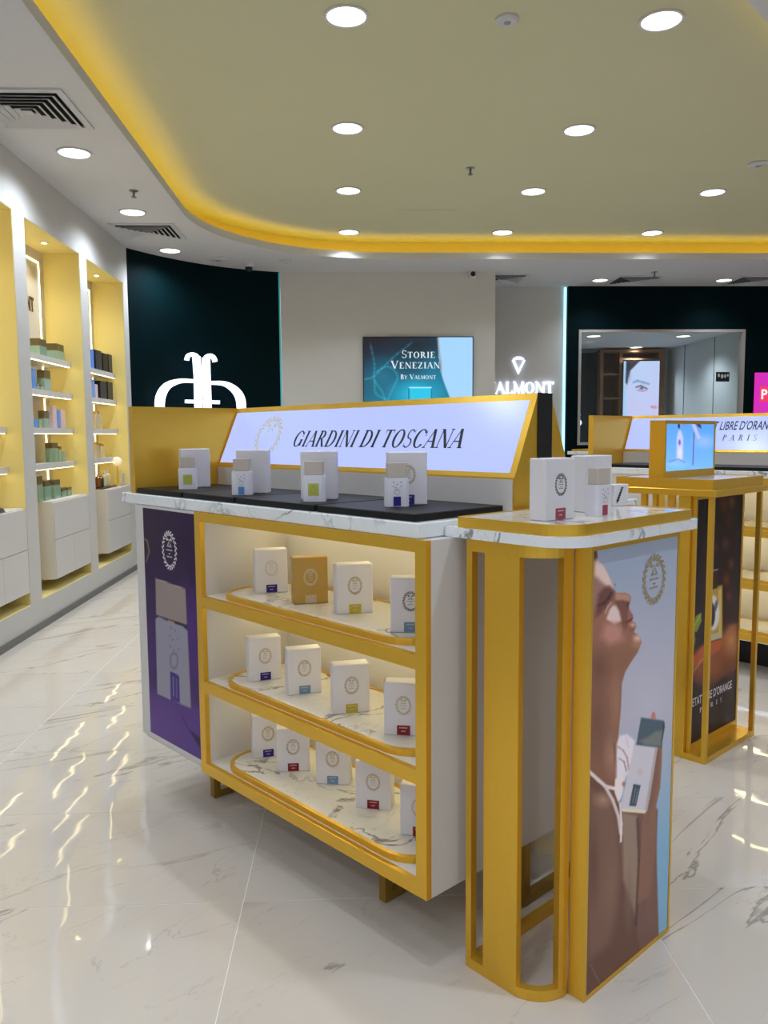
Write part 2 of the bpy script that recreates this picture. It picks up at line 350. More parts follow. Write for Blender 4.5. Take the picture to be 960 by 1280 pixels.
# ---- floor: polished tiles on a pale grout bed
fl = struct(MB().box(-2.75, 7.6, -4.5, 14.9, -.12, -.0009).build('floor', M_grout))
TW, TH = 1.185, .61
tile_me = MB().box(-TW/2+.0013, TW/2-.0013, -TH/2+.0013, TH/2-.0013, -.0008, 0).mesh('tile', M_floor)
for i in range(-3, 5):
    for j in range(-5, 14):
        x, y = .845+TW*(i+.5), 2.335+TH*(j+.5)
        if x+TW/2 > -2.3: obj('tile', tile_me, fl, (x, y, 0))
# ---- ceiling with a raised field, cove and soffit
AC, AR = (.40, 7.31), 1.84
def field(d):
    """outline of the raised field, d metres outwards"""
    r = AR+d; xl, yf = AC[0]-r, AC[1]+r
    n = (.707*d, -.707*d); qx, qy = 1.80+n[0], 3.77+n[1]      # diagonal edge towards the right
    yl = qy+(xl-qx); xf = qx+(yf-qy)
    pts = [(xl, yl), (xf, yf)]
    for k in range(25):
        a = math.radians(90+90*k/24); pts.append((AC[0]+r*math.cos(a), AC[1]+r*math.sin(a)))
    return pts                                 # counter-clockwise
def in_field(x, y): return x > AC[0]-AR and y < AC[1]+AR and (y-3.77) > (x-1.80)
outer = [(-2.62, -4.5), (7.6, -4.5), (7.6, 10.95), (-2.62, 10.95)]
inner = field(0.)
tri = tessellate_polygon([[Vector((x, y, 0)) for x, y in outer], [Vector((x, y, 0)) for x, y in inner]])
pts = outer+inner; m = MB(); m.add([(x, y, ZS) for x, y in pts], tri); n = len(pts)
so = struct(m.build('ceiling_soffit', M_soffit))
m = MB(); o2 = field(.26); k = len(inner)
vs_ = [(x, y, ZS) for x, y in inner]+[(x, y, ZL) for x, y in inner]; fs_ = [(i, (i+1) % k, k+(i+1) % k, k+i) for i in range(k)]
lip2 = field(.015); vs_ += [(x, y, ZL) for x, y in lip2]; fs_ += [(k+i, k+(i+1) % k, 2*k+(i+1) % k, 2*k+i) for i in range(k)]
vs_ += [(x, y, ZS+.02) for x, y in lip2]; fs_ += [(2*k+i, 2*k+(i+1) % k, 3*k+(i+1) % k, 3*k+i) for i in range(k)]
struct(m.add(vs_, fs_).build('trim_1', M_soffit))['label'] = 'curved white lip of the ceiling cove'
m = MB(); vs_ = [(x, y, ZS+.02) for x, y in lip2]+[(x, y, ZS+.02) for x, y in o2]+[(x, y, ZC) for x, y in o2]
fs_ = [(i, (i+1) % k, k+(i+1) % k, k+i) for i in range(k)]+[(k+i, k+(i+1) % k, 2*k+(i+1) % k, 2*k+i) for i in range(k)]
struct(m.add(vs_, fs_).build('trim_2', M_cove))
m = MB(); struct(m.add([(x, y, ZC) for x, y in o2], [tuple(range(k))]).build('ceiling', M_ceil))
a_, b_ = field(.06), field(.085)
tag(MB().ring(b_, a_, ZS+.025, ZS+.04).build('cove_light_strip', M_ledc), 'yellow light strip hidden in the ceiling cove behind the lip', 'light strip')
# access hatch, only an outline in the raised ceiling
hq = [atz(*q, ZC) for q in ((485, 281), (553, 281), (556, 262), (484, 262))]
hx0, hx1, hy0, hy1 = hq[0][0], hq[1][0], hq[2][1], hq[0][1]
hx0, hx1 = .45, 1.05
m = MB().box(hx0, hx1, min(hy0, hy1), max(hy0, hy1), ZC-.004, ZC+.01)
tag(m.build('access_hatch', M_ceil), 'flush access hatch in the raised ceiling beside the sprinkler', 'hatch')

# ---- left wall with three lit niches
NZ0, NZ1, XN = .21, 2.945, -2.59
NICHE = {'near': (4.61, 5.76), 'mid': (5.97, 7.13), 'far': (7.32, 8.45)}
m = MB(); m.box(-2.64, XL, -4.5, 8.62, NZ1, ZS); m.box(-2.64, XL, -4.5, 8.62, 0, NZ0)
for y0, y1 in ((-4.5, 4.61), (5.76, 5.97), (7.13, 7.32), (8.45, 8.62)): m.box(-2.64, XL, y0, y1, NZ0, NZ1)
wl = struct(m.build('wall_left', M_wall))
struct(MB().box(XL, XL+.012, -4.5, 8.62, 0, .05).build('baseboard_left', M_base))
for y0, y1 in NICHE.values():
    m = MB()
    m.box(XN, XL-.003, y0, y0+.004, NZ0, NZ1); m.box(XN, XL-.003, y1-.004, y1, NZ0, NZ1)
    m.box(XN, XL-.003, y0, y1, NZ0, NZ0+.004); m.box(XN, XL-.003, y0, y1, NZ1-.004, NZ1)
    m.build('niche_lining', M_yellow, wl)
    MB().box(-2.64, XN, y0, y1, NZ0, NZ1).build('niche_back_panel', M_beige, wl)
# ---- back walls
arc = []
p0, p1, p2 = np.array([-2.30, 8.62]), np.array([-1.75, 9.62]), np.array([-.83, 9.885])
for k in range(21):
    t = k/20; arc.append((1-t)**2*p0+2*t*(1-t)*p1+t*t*p2)
m = MB(); nn = len(arc)
vs_ = [(*p, 0) for p in arc]+[(*p, ZS) for p in arc]+[(p[0]-.06, p[1]+.1, 0) for p in arc]+[(p[0]-.06, p[1]+.1, ZS) for p in arc]
fs_ = [(i, i+1, nn+i+1, nn+i) for i in range(nn-1)]+[(2*nn+i+1, 2*nn+i, 3*nn+i, 3*nn+i+1) for i in range(nn-1)]
wt = struct(m.add(vs_, fs_).build('wall_back_curved', M_teal, smooth=True))
tag(MB().box(-.842, -.826, 9.868, 9.885, .02, ZS-.01).build('edge_light', M_ledteal), 'dim teal light line down the edge of the curved dark wall', 'light strip')
struct(MB().box(-.82, 1.755, YB, 10.95, 0, ZS).build('wall_back', M_wall))
struct(MB().box(1.755, 2.85, 10.85, 10.95, 0, ZS).build('wall_back_recess', M_wall))
tag(MB().box(2.842, 2.872, 10.825, 10.849, .02, ZS-.01).build('edge_light', M_ledt), 'bright cyan light line between the pale recess and the dark panel wall', 'light strip')
WX0, WX1, WZ0, WZ1 = 3.035, 5.285, 1.24, 2.765
m = MB(); m.box(2.885, WX0, YR, 10.95, 0, ZS); m.box(WX1, 7.6, YR, 10.95, 0, ZS); m.box(WX0, WX1, YR, 10.95, 0, WZ0); m.box(WX0, WX1, YR, 10.95, WZ1, ZS)
struct(m.build('wall_back_right', M_teal))
struct(MB().box(7.4, 7.6, -4.5, 10.8, 0, ZS).build('wall_right_unseen', M_wall))  # unseen wall, added for floor reflections and to shut out side light
M_jamb = mat('pale_window_frame', (176, 168, 162), .4)
wn = MB(); f_ = .035
wn.box(WX0, WX0+f_, YR-.012, YR+.10, WZ0, WZ1); wn.box(WX1-f_, WX1, YR-.012, YR+.10, WZ0, WZ1); wn.box(WX0+f_, WX1-f_, YR-.012, YR+.10, WZ1-f_, WZ1); wn.box(WX0+f_, WX1-f_, YR-.012, YR+.10, WZ0, WZ0+f_)
w1 = struct(wn.build('window_1', M_jamb))
mg = bpy.data.materials.new('window_glass'); mg.use_nodes = True; nt = mg.node_tree; nt.nodes.remove(nt.nodes['Principled BSDF'])
tr_ = nt.nodes.new('ShaderNodeBsdfTransparent'); tr_.inputs[0].default_value = (.93, .96, .95, 1); gl_ = nt.nodes.new('ShaderNodeBsdfGlossy'); gl_.inputs['Roughness'].default_value = .01
mx_ = nt.nodes.new('ShaderNodeMixShader'); mx_.inputs[0].default_value = .05; nt.links.new(tr_.outputs[0], mx_.inputs[1]); nt.links.new(gl_.outputs[0], mx_.inputs[2]); nt.links.new(mx_.outputs[0], nt.nodes['Material Output'].inputs[0])
MB().box(WX0+f_, WX1-f_, YR+.04, YR+.046, WZ0+f_, WZ1-f_).build('pane', mg, w1)
# ---- the room behind the glass
M_back = mat('back_room_paint', (196, 202, 200), .8)
struct(MB().box(2.9, 7.0, 14.65, 14.8, 0, 2.95).build('wall_back_room', M_back))
sw = struct(MB().box(5.76, 5.9, 10.96, 14.65, 0, 2.9).build('wall_back_room_side', M_back))
for y in (11.6, 12.75, 13.9): MB().box(5.752, 5.76, y, y+.012, .1, 2.9).build('panel_joint', M_grey, sw)
struct(MB().box(2.9, 7.0, 10.96, 14.8, 2.9, 2.96).build('ceiling_back_room', M_soffit))
struct(MB().box(2.78, 2.9, 10.96, 14.8, 0, 2.96).build('wall_back_room_left', M_back))

# ================================================================== LIGHTS (each a fitting with its own lamp)
ring_me = MB().ring([(.118*math.cos(2*math.pi*k/32), .118*math.sin(2*math.pi*k/32)) for k in range(32)], [(.102*math.cos(2*math.pi*k/32), .102*math.sin(2*math.pi*k/32)) for k in range(32)], -.008, 0).mesh('trim_ring', M_soffit)
dif_me = MB().lathe([(.102, -.004), (.102, 0)], 32).mesh('diffuser', M_lamp)
def downlight(x, y, z, label, group, w=LAMP_W, cone=132, sc=1., col=(.86, .965, 1.12)):
    t = thing('downlight', label, 'ceiling light', (x, y, z), 0, group); t.scale = (sc, sc, 1)
    obj('trim_ring', ring_me, t); obj('diffuser', dif_me, t)
    l = bpy.data.lights.new('bulb', 'SPOT'); l.energy = w; l.spot_size = math.radians(cone); l.spot_blend = .9; l.shadow_soft_size = .06; l.color = col
    lo = bpy.data.objects.new('bulb', l); COL.objects.link(lo); lo.parent = t; lo.location = (0, 0, -.012)
for j, y in enumerate((4.42, 5.96, 7.43, 8.91)):
    for i, x in enumerate((0., 1.655, 3.29, 4.95)):
        if not in_field(x, y-.15): continue
        row = ('front row', 'second row', 'third row', 'row along the far cove')[j]
        downlight(x, y, ZC, f'round downlight in the raised ceiling, {row}, {("first", "second", "third", "fourth")[i]} from the left soffit', 'downlights of the raised ceiling', w=LAMP_W*(.75 if j == 3 else 1.), cone=116 if j == 3 else 132)
for y, d in ((5.81, 'between the wide air vent and the sprinkler'), (7.29, 'between the sprinkler and the second air vent'), (8.75, 'beside the dark curved wall')):
    downlight(-1.865, y, ZS, f'round white downlight in the left soffit, {d}', 'downlights of the soffit', w=LAMP_W*1.15, cone=152)
for x, d in ((3.176, 'beside the vent over the window'), (4.774, 'between the two vents over the dark wall')):
    downlight(x, 10.37, ZS, f'round white downlight in the rear soffit, {d}', 'downlights of the soffit', sc=.9, w=LAMP_W*.6)
for x, y, k in ((-1.865, 4.33, 1.), (-1.865, 2.85, .8), (-1.865, 1.35, .6), (-1.865, -.2, 1.7), (-1.865, -1.8, 2.), (-.6, -1.4, 1.6), (0, 2.9, .9), (0, 1.3, .7), (1.7, 1.5, 1.2), (3.4, 3., 1.1), (3.4, 1.3, 1.), (5.1, 4.4, 1.), (1.7, -.6, .8), (5.2, 6., .8)):  # added lamps out of view, lighting the front faces and near floor
    z = ZC if in_field(x, y-.15) and in_field(x, y+.15) else ZS
    downlight(x, y, z, 'added round downlight in the unseen ceiling, for fill light', 'added fill downlights out of view', w=LAMP_W*k)
for x, y, d in ((3.783, 12.63, 'in the ceiling behind the window, by its left jamb'), (5.036, 14.28, 'in the ceiling behind the window, over the lit portrait'), (5.208, 12.66, 'in the ceiling behind the window, by the white side wall')):
    downlight(x, y, 2.9, f'small round downlight {d}', 'downlights behind the window', w=LAMP_W*1.3, sc=1.)
sp_ring = MB().lathe([(.03, -.006), (.03, 0)], 16).mesh('trim_ring', M_lgrey); sp_dif = MB().lathe([(.02, -.009), (.02, -.006)], 16).mesh('diffuser', mat('small_lamp', (255, 255, 255), .5, emit=(255, 226, 150), es=12))
NN = {'near': 'nearest niche', 'mid': 'middle niche', 'far': 'niche beside the dark curved wall'}
for key, (y0, y1) in NICHE.items():
    for q in (.22, .64):
        y = y0+(y1-y0)*q
        t = thing('niche_spotlight', f'tiny warm spotlight in the top of the {NN[key]}', 'spotlight', (-2.42, y, NZ1-.004), 0, f'spotlights of the {NN[key]}')
        obj('trim_ring', sp_ring, t); obj('diffuser', sp_dif, t)
        l = bpy.data.lights.new('bulb', 'SPOT'); l.energy = 9; l.spot_size = math.radians(120); l.spot_blend = .8; l.shadow_soft_size = .02; l.color = (1, .86, .55)
        lo = bpy.data.objects.new('bulb', l); COL.objects.link(lo); lo.parent = t; lo.location = (0, 0, -.012)

# ---- air vents, sprinklers, cameras
def vent(x, y, label, s=.59):
    t = thing('air_vent', label, 'air vent', (x, y, ZS), 0, 'square four-way air vents')
    h = s/2; sq = lambda q: [(-q, -q), (q, -q), (q, q), (-q, q)]
    MB().ring(sq(h), sq(h-.04), -.012, 0).build('frame', M_lgrey, t)
    MB().box(-h+.04, h-.04, -h+.04, h-.04, -.003, -.001).build('void', M_void, t)
    q = h-.055
    while q > .05:
        r = q-.026; m = MB(); a, b = sq(q), sq(r)
        m.add([(x_, y_, -.022) for x_, y_ in a]+[(x_, y_, -.007) for x_, y_ in b]+[(x_, y_, -.025) for x_, y_ in a]+[(x_, y_, -.010) for x_, y_ in b],
              [(i, (i+1) % 4, 4+(i+1) % 4, 4+i) for i in range(4)]+[(8+i, 12+i, 12+(i+1) % 4, 8+(i+1) % 4) for i in range(4)]+[(4+i, 4+(i+1) % 4, 12+(i+1) % 4, 12+i) for i in range(4)]+[(8+i, 8+(i+1) % 4, (i+1) % 4, i) for i in range(4)])
        m.build('louvre', M_lgrey, t); q -= .044
    MB().box(-.03, .03, -.03, .03, -.024, -.02).build('centre_plate', M_lgrey, t)
vent(-1.885, 5.065, 'wide square air vent in the left soffit over the nearest niches')
vent(-1.89, 7.95, 'square air vent in the left soffit between two downlights near the dark wall')
vent(1.91, 10.27, 'square air vent in the rear soffit above the pale lettered recess')
vent(3.61, 10.38, 'square air vent in the rear soffit above the window')
vent(5.17, 10.38, 'square air vent in the rear soffit above the pink screen')
def sprinkler(x, y, z, label):
    t = thing('sprinkler', label, 'sprinkler', (x, y, z), 0, 'ceiling sprinklers')
    MB().lathe([(.036, -.006), (.036, 0)], 16).build('rosette', M_chrome, t); MB().lathe([(.009, -.05), (.009, -.006)], 10).build('stem', M_grey, t); MB().lathe([(.02, -.055), (.02, -.05)], 12).build('deflector', M_grey, t)
sprinkler(-1.69, 6.667, ZS, 'small metal sprinkler in the left soffit before the second air vent')
q = atz(588, 210, ZC); sprinkler(q[0], q[1], ZC, 'small metal sprinkler in the raised ceiling by the flush hatch')
sprinkler(3.683, 9.86, ZS, 'small metal sprinkler in the rear soffit over the window')
def puck(x, y, z, label, r=.08):
    t = thing('ceiling_detector', label, 'smoke detector', (x, y, z), 0, 'round ceiling detectors')
    MB().lathe([(r*.8, -.022), (r, -.012), (r, 0)], 24).build('housing', M_lgrey, t); MB().lathe([(r*.25, -.027), (r*.3, -.022)], 12).build('sensor', M_chrome, t)
q = atz(634, 23, ZC); puck(q[0], q[1], ZC, 'round grey detector in the raised ceiling near the front downlights', .062)
q = atz(948, 204, ZC); puck(q[0], q[1], ZC, 'round pale detector in the raised ceiling towards the right')
puck(-1.427, 9.138, ZS, 'flat round ceiling speaker plate beside the dome camera', .10)
puck(-.704, 9.257, ZS, 'flat round plate in the soffit right of the dome camera', .07)
t = thing('dome_camera', 'small black dome camera under the soffit before the curved dark wall', 'camera', (-1.133, 9.428, ZS))
MB().lathe([(.05, -.035), (.055, -.02), (.055, 0)], 20).build('housing', M_lgrey, t)
MB().lathe([(.004, -.085), (.022, -.08), (.036, -.066), (.042, -.05), (.04, -.034)], 20).build('dome', M_dark, t, smooth=True)
q = atplane(590, 343, (0, 1, 0), YB)
t = thing('wall_camera', 'white security camera with black lens high on the pale back wall', 'camera', (q[0], YB-.04, q[2]))
MB().box(-.045, .045, -.04, .04, -.05, .055, .012).build('housing', M_white, t)
m = MB(); m.add([(.03*math.cos(a*math.pi/8), -.046, .03*math.sin(a*math.pi/8)-.01) for a in range(16)]+[(.03*math.cos(a*math.pi/8), -.036, .03*math.sin(a*math.pi/8)-.01) for a in range(16)],
      [tuple(range(16))]+[(i, (i+1) % 16, 16+(i+1) % 16, 16+i) for i in range(16)]); m.build('lens', M_dark, t)

# ================================================================== THE ISLANDS
UL, UR, VF, VK = -2.94, -1.371, 1.41, 2.455     # counter body: left, right, front, back
FL = -2.486                                     # left edge of the gold shelf frame
SHELF_Z = (.249, .547, .848)                    # tops of the three shelf boards
INSET = .016
def counter(dv, label):
    u0, v0 = (UL+UR)/2, (VF+VK)/2
    t = thing('display_counter', label, 'display counter', uvz(u0, v0+dv, 0), -ANG)
    og = (u0, v0, 0); B = lambda m, name, mt, par=t, **k: m.build(name, mt, par, og, **k)
    # carcass panels
    B(MB().box(UL, FL+.03, VF+.02, VK, .212, 1.139), 'side_cabinet', M_white)
    B(MB().box(-1.408, UR, VF+.018, VK, .212, 1.139), 'end_panel', M_white)
    B(MB().box(FL+.03, -1.408, 1.775, VK, .212, 1.139), 'back_panel', M_white)
    B(MB().box(FL+.03, -1.408, VF+.02, 1.775, 1.112, 1.139), 'top_board', M_white)
    B(MB().box(UL, FL-.002, VF+.004, VF+.02, .232, 1.139), 'poster_backing', M_white)
    for z in SHELF_Z:
        s = B(MB().box(FL+.03, -1.408, VF+.018, 1.775, z-.034, z), 'shelf', M_white)
        o = rrect(-2.412, -1.442, 1.432, 1.752, .115, 8); i = rrect(-2.399, -1.455, 1.445, 1.739, .104, 8)
        B(MB().ring(o, i, z, z+INSET+.003), 'inset_rim', M_gold, s)
        B(MB().prism(i, z, z+INSET), 'marble_inset', M_inset, s)
    for z in (SHELF_Z[1]-.034, SHELF_Z[2]-.034, 1.112): B(MB().box(FL+.06, -1.43, 1.65, 1.66, z-.005, z), 'light_strip', M_leds)
    # gold face frame
    m = MB(); a, b = VF, VF+.018
    m.box(FL, FL+.035, a, b, .212, 1.14); m.box(-1.409, UR, a, b, .212, 1.14); m.box(FL+.035, -1.409, a, b, 1.108, 1.14)
    for z in SHELF_Z: m.box(FL+.035, -1.409, a, b, z-.038, z)
    B(m, 'shelf_frame', M_gold)
    # worktop
    B(MB().box(-3.06, -1.405, VF+.006, VK+.005, 1.14, 1.18, .003), 'worktop', M_marble)
    # legs: square tube sledges
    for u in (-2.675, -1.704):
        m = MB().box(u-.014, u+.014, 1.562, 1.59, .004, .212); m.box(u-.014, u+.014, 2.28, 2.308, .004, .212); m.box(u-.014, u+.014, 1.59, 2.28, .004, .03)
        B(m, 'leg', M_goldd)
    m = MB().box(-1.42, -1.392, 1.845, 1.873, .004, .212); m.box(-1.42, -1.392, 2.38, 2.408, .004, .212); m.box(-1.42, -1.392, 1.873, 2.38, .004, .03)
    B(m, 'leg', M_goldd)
    # lit header
    hl, hr = -2.965, -1.405
    prof = [(1.80, 1.18), (2.065, 1.18), (2.065, 1.277), (1.965, 1.515), (1.905, 1.515), (1.80, 1.277)]
    h = B(MB().prism_x(prof, hl, hr), 'header', M_gold)
    B(MB().box(hl+.004, hr-.006, 1.797, 1.80, 1.18, 1.272), 'base_board', M_white, h)
    B(MB().box(hr, hr+.004, 1.902, 1.968, 1.181, 1.5155), 'end_strip', M_dark, h)
    B(MB().box(hl-.036, hl, 1.43, 2.44, 1.18, 1.515), 'end_panel', M_gold)
    d = np.array([0, .105, .238]); d /= np.linalg.norm(d); nrm = np.array([0, -.238, .105]); nrm /= np.linalg.norm(nrm); L_ = math.hypot(.105, .238)
    o = np.array([0, 1.80, 1.277]); P = lambda u, s, k: tuple(o+np.array([u, 0, 0])+d*s+nrm*k)
    a0, a1, s0, s1 = hl+.012, hr-.022, .014, L_-.022
    m = MB(); m.add([P(a0, s0, -.002), P(a1, s0, -.002), P(a1, s1, -.002), P(a0, s1, -.002), P(a0, s0, .001), P(a1, s0, .001), P(a1, s1, .001), P(a0, s1, .001)],
                    [(4, 5, 6, 7), (0, 1, 5, 4), (1, 2, 6, 5), (2, 3, 7, 6), (3, 0, 4, 7)])
    B(m, 'light_panel', M_panel, h)
    return t, h, og, (o, d, nrm)
c1, h1, og1, (ho, hd, hn) = counter(0., 'gold-framed display counter with lit header reading GIARDINI DI TOSCANA and marble worktop')
# header lettering and wreath
ps, w = roman('GIARDINI DI TOSCANA', 1., .035, .20)
B1 = lambda m, name, mt, par=c1, **k: m.build(name, mt, par, og1, **k)
B1(MB().polys(fit(ps, .855, w, .064), ho+np.array([-2.492, 0, 0])+hd*.087+hn*.0018, (1, 0, 0), hd, hn), 'lettering', M_ink, h1)
B1(MB().polys(emblem(.078, .082, 22, False), ho+np.array([-2.665, 0, 0])+hd*.128+hn*.0018, (1, 0, 0), hd, hn), 'wreath_emblem', mat('pale_gold_print', (150, 140, 96), .5, emit=(190, 196, 190), es=.55), h1)
# purple poster on the counter front
def paint_purple(p):
    p.c = p.grad((48, 28, 66), (92, 58, 138), (205, 690), (215, 900))
    p.blob(190, 660, 40, 40, (58, 42, 62), .8); p.blob(240, 780, 30, 70, (84, 48, 138), .6); p.blob(190, 905, 40, 40, (104, 70, 150), .6)
    p.poly([(186, 832), (250, 850), (250, 885), (188, 860)], (62, 38, 92), 8, .6)
    p.line([(178, 672), (184, 676), (186.5, 690), (183, 702)], .8, (160, 140, 96), .8)
    p.line([(240, 690), (237, 710), (240, 730)], 2.5, (40, 22, 70), .7, 3)
    p.poly([(226, 892), (232, 905), (250, 935), (250, 922), (236, 912)], (44, 28, 62), 2)
    p.poly([(194.3, 723), (231.7, 736.7), (233.7, 781.7), (195.2, 769)], (156, 142, 138), 1)
    p.line([(194.3, 723), (231.7, 736.7)], .6, (176, 160, 152))
    p.poly([(195.2, 769), (233.7, 781.7), (234, 787), (196, 773)], (40, 24, 54), 1)
    p.poly([(210, 774), (218, 777), (218, 781), (210, 778)], (176, 148, 70), .8)
    p.poly([(194.3, 773.3), (198, 771), (230, 784), (234.5, 788.8), (238.8, 885.8), (196.6, 867.5)], (152, 150, 166), 1)
    p.poly([(212.6, 838.8), (224, 845), (225, 879.4), (213.4, 874.6)], (70, 50, 128), .8)
    p.line([(216.5, 846), (217, 870)], .5, (180, 170, 200), .8); p.line([(220.5, 848), (221, 872)], .5, (180, 170, 200), .6)
    for x, y in ((214, 785), (219, 788), (212, 795), (222, 798), (216, 800), (213, 808), (223, 812), (217, 813)): p.blob(x, y, 1.2, 1.8, (90, 80, 110))
    p.blob(217.5, 826, 6, 12, (110, 98, 130), 1, 0, .7); p.blob(217.5, 826, 4.6, 10, (152, 150, 166), 1, 0, .7)
    p.c *= 1.06
tl1 = lambda P: np.stack([P@U-og1[0], P@V-og1[1], P[:, 2]], 1)
pv = VF+.0032
po = picture('poster', [uvz(-2.875, pv, .25), uvz(-2.492, pv, .25), uvz(-2.492, pv, 1.13), uvz(-2.875, pv, 1.13)], 70, 160, paint_purple, MP_print, c1, .88, tl1)
po['label'] = 'purple poster of a white perfume bottle'
e = toloc(atplane(212, 688, V, pv)); B1(MB().polys(emblem(.052, .068), (e[0], pv-.0012, e[2]), (1, 0, 0), (0, 0, 1), (0, -1, 0)), 'emblem_print', M_wprint, po)

# ---- black trays on the worktop
def uof(px, py, z, v): return toloc(atplane(px, py, V, v))[0]
TRAY = [(-2.955, -2.62), (-2.605, -2.22), (-2.205, -1.815), (-1.80, -1.43)]
TRAY = [(-2.955, -2.612), (-2.598, -2.268), (-2.254, -1.842), (-1.828, -1.43)]
for (a, b), d in zip(TRAY, ('beside the gold end panel', 'second from the gold end panel', 'third from the gold end panel', 'at the end by the gold pedestal')):
    u0 = (a+b)/2
    tag(MB().box(a, b, 1.432, 1.782, 1.1802, 1.2, .002).build('display_tray', M_black, None, (u0, 1.6, 1.18)), f'matt black display tray on the marble worktop, {d}', 'tray', 'black trays on the worktop')
    o = bpy.data.objects[COL.objects[-1].name]; o.location = tuple(uvz(u0, 1.6, 1.18)); o.rotation_euler[2] = -ANG

# ---- perfume boxes and bottles
BW, BH, BD = .111, .150, .052
box_me = MB().box(-BW/2, BW/2, -BD/2, BD/2, 0, BH, .0022).mesh('carton', M_box)
boxg_me = MB().box(-BW/2, BW/2, -BD/2, BD/2, 0, BH, .0022).mesh('carton', M_boxgold)
yf = -BD/2-.0006
emb_mes = {k: MB().polys(emblem(.021, .026), (0, yf, .086), (1, 0, 0), (0, 0, 1), (0, -1, 0)).mesh('wreath_emblem', mm) for k, mm in (('gold', M_emb_gold), ('pale', M_emb_pale), ('dark', M_emb_dark))}
lab_mes = {k: MB().box(-.0185, .0185, yf-.0004, yf+.0004, .002, .029).mesh('label', mm) for k, mm in M_lab.items()}
lt = MB()
for z, w_ in ((.021, .012), (.011, .006)):
    for q in range(5): x = -w_+2*w_*q/5; lt.box(x, x+1.4*w_/5, yf-.0009, yf-.0004, z, z+.003)
lt_me = lt.mesh('label_print', mat('label_print', (206, 190, 190), .5))
def perfume_box(pos, ang, label, lab=None, emb='gold', gold=False, group=None, printed=True):
    c, s = math.cos(ang), math.sin(ang)
    loc = np.asarray(pos)+np.array([c, s, 0])*BW/2+np.array([-s, c, 0])*BD/2
    t = thing('perfume_box', label, 'perfume box', loc, ang, group)
    obj('carton', boxg_me if gold else box_me, t)
    if emb: obj('wreath_emblem', emb_mes[emb], t)
    if lab:
        l = obj('label', lab_mes[lab], t); obj('label_print', lt_me, l)
    return t
R_ = math.radians
g = 'boxed perfumes on the counter shelves'
SB = [(2, -2.286, 1.522, 13.9, 'navy', 'pale', 'white perfume box with navy label beside the gold box on the upper shelf'),
      (2, -2.051, 1.508, 11.9, 'beige', 'pale', 'gold perfume box with pale label on the upper shelf'),
      (2, -1.842, 1.514, 13.0, 'yellow', 'gold', 'white perfume box with yellow label on the upper shelf beside the gold box'),
      (2, -1.572, 1.478, -4., 'blue', 'dark', 'white perfume box with dark wreath and pale blue label on the upper shelf'),
      (1, -2.286, 1.49, 18.5, 'navy', 'gold', 'white perfume box with navy label on the middle shelf'),
      (1, -2.077, 1.498, 15., 'blue', 'gold', 'white perfume box with pale blue label on the middle shelf'),
      (1, -1.837, 1.492, 11.8, 'yellow', 'gold', 'white perfume box with yellow label on the middle shelf'),
      (1, -1.615, 1.491, -11., 'red', 'gold', 'white perfume box with dark red label at the end of the middle shelf'),
      (0, -2.341, 1.531, 12.4, 'navy', 'gold', 'white perfume box with navy label on the bottom shelf'),
      (0, -2.189, 1.527, 1.8, 'red', 'gold', 'white perfume box with red label, bottom shelf, beside the navy-labelled box'),
      (0, -2.025, 1.566, -9.4, 'blue', 'gold', 'white perfume box with pale blue label on the bottom shelf'),
      (0, -1.806, 1.547, -14.2, 'red', 'gold', 'white perfume box with red label right after the pale blue one, bottom shelf'),
      (0, -1.592, 1.53, -17.8, 'red', 'gold', 'white perfume box with red label against the frame post, bottom shelf')]
for s, u, v, a, lab, emb, lbl in SB:
    perfume_box(uvz(u, v, SHELF_Z[s]+INSET+.0002), R_(a), lbl, lab, emb, gold='gold perfume' in lbl, group=g)

def chamf(w, d, c): return [(-w/2+c, -d/2), (w/2-c, -d/2), (w/2, -d/2+c), (w/2, d/2), (-w/2, d/2), (-w/2, -d/2+c)]
bot_me = MB().prism(chamf(.068, .036, .008), 0, .076).mesh('flask', M_glaze); bot_me2 = MB().prism(chamf(.064, .032, .008), .076, .080).mesh('shoulder', M_glaze)
cap_me = MB().prism(chamf(.056, .030, .004), .081, .121).mesh('cap', M_cap); neck_me = MB().lathe([(.009, .079), (.009, .082)], 10).mesh('neck', M_gold)
sq_mes = {k: MB().box(-.0165, .0165, -.0187, -.0178, .018, .055).mesh('label', M_lab[k]) for k in M_lab}
rc_mes = {k: MB().box(-.0105, .0105, -.0187, -.0178, .002, .028).mesh('label', M_lab[k]) for k in M_lab}
dots = MB()
for x, z in ((-.010, .068), (.010, .068), (0, .062), (-.011, .056), (.011, .056), (-.004, .053)): dots.add([(x-.0016, -.0186, z), (x, -.0186, z-.0022), (x+.0016, -.0186, z), (x, -.0186, z+.0022)], [(0, 1, 2, 3)])
dots.polys(emblem(.0085, .0085, 10, False), (0, -.0186, .041), (1, 0, 0), (0, 0, 1), (0, -1, 0)); dot_me = dots.mesh('printed_motif', M_emb_dark)
sqe_me = MB().polys(emblem(.009, .012, 12, False), (0, -.0190, .037), (1, 0, 0), (0, 0, 1), (0, -1, 0)).mesh('label_print', mat('lime_print', (150, 150, 40), .5))
def bottle(pos, ang, label, lab, square, group):
    c, s = math.cos(ang), math.sin(ang); loc = np.asarray(pos)+np.array([c, s, 0])*.034+np.array([-s, c, 0])*.018
    t = thing('perfume_bottle', label, 'perfume bottle', loc, ang, group)
    f = obj('flask', bot_me, t); obj('shoulder', bot_me2, f); obj('neck', neck_me, t); obj('cap', cap_me, t)
    if square: l = obj('label', sq_mes[lab], t); obj('label_print', sqe_me, l)
    else: obj('label', rc_mes[lab], t); obj('printed_motif', dot_me, t)
ZT = 1.2003
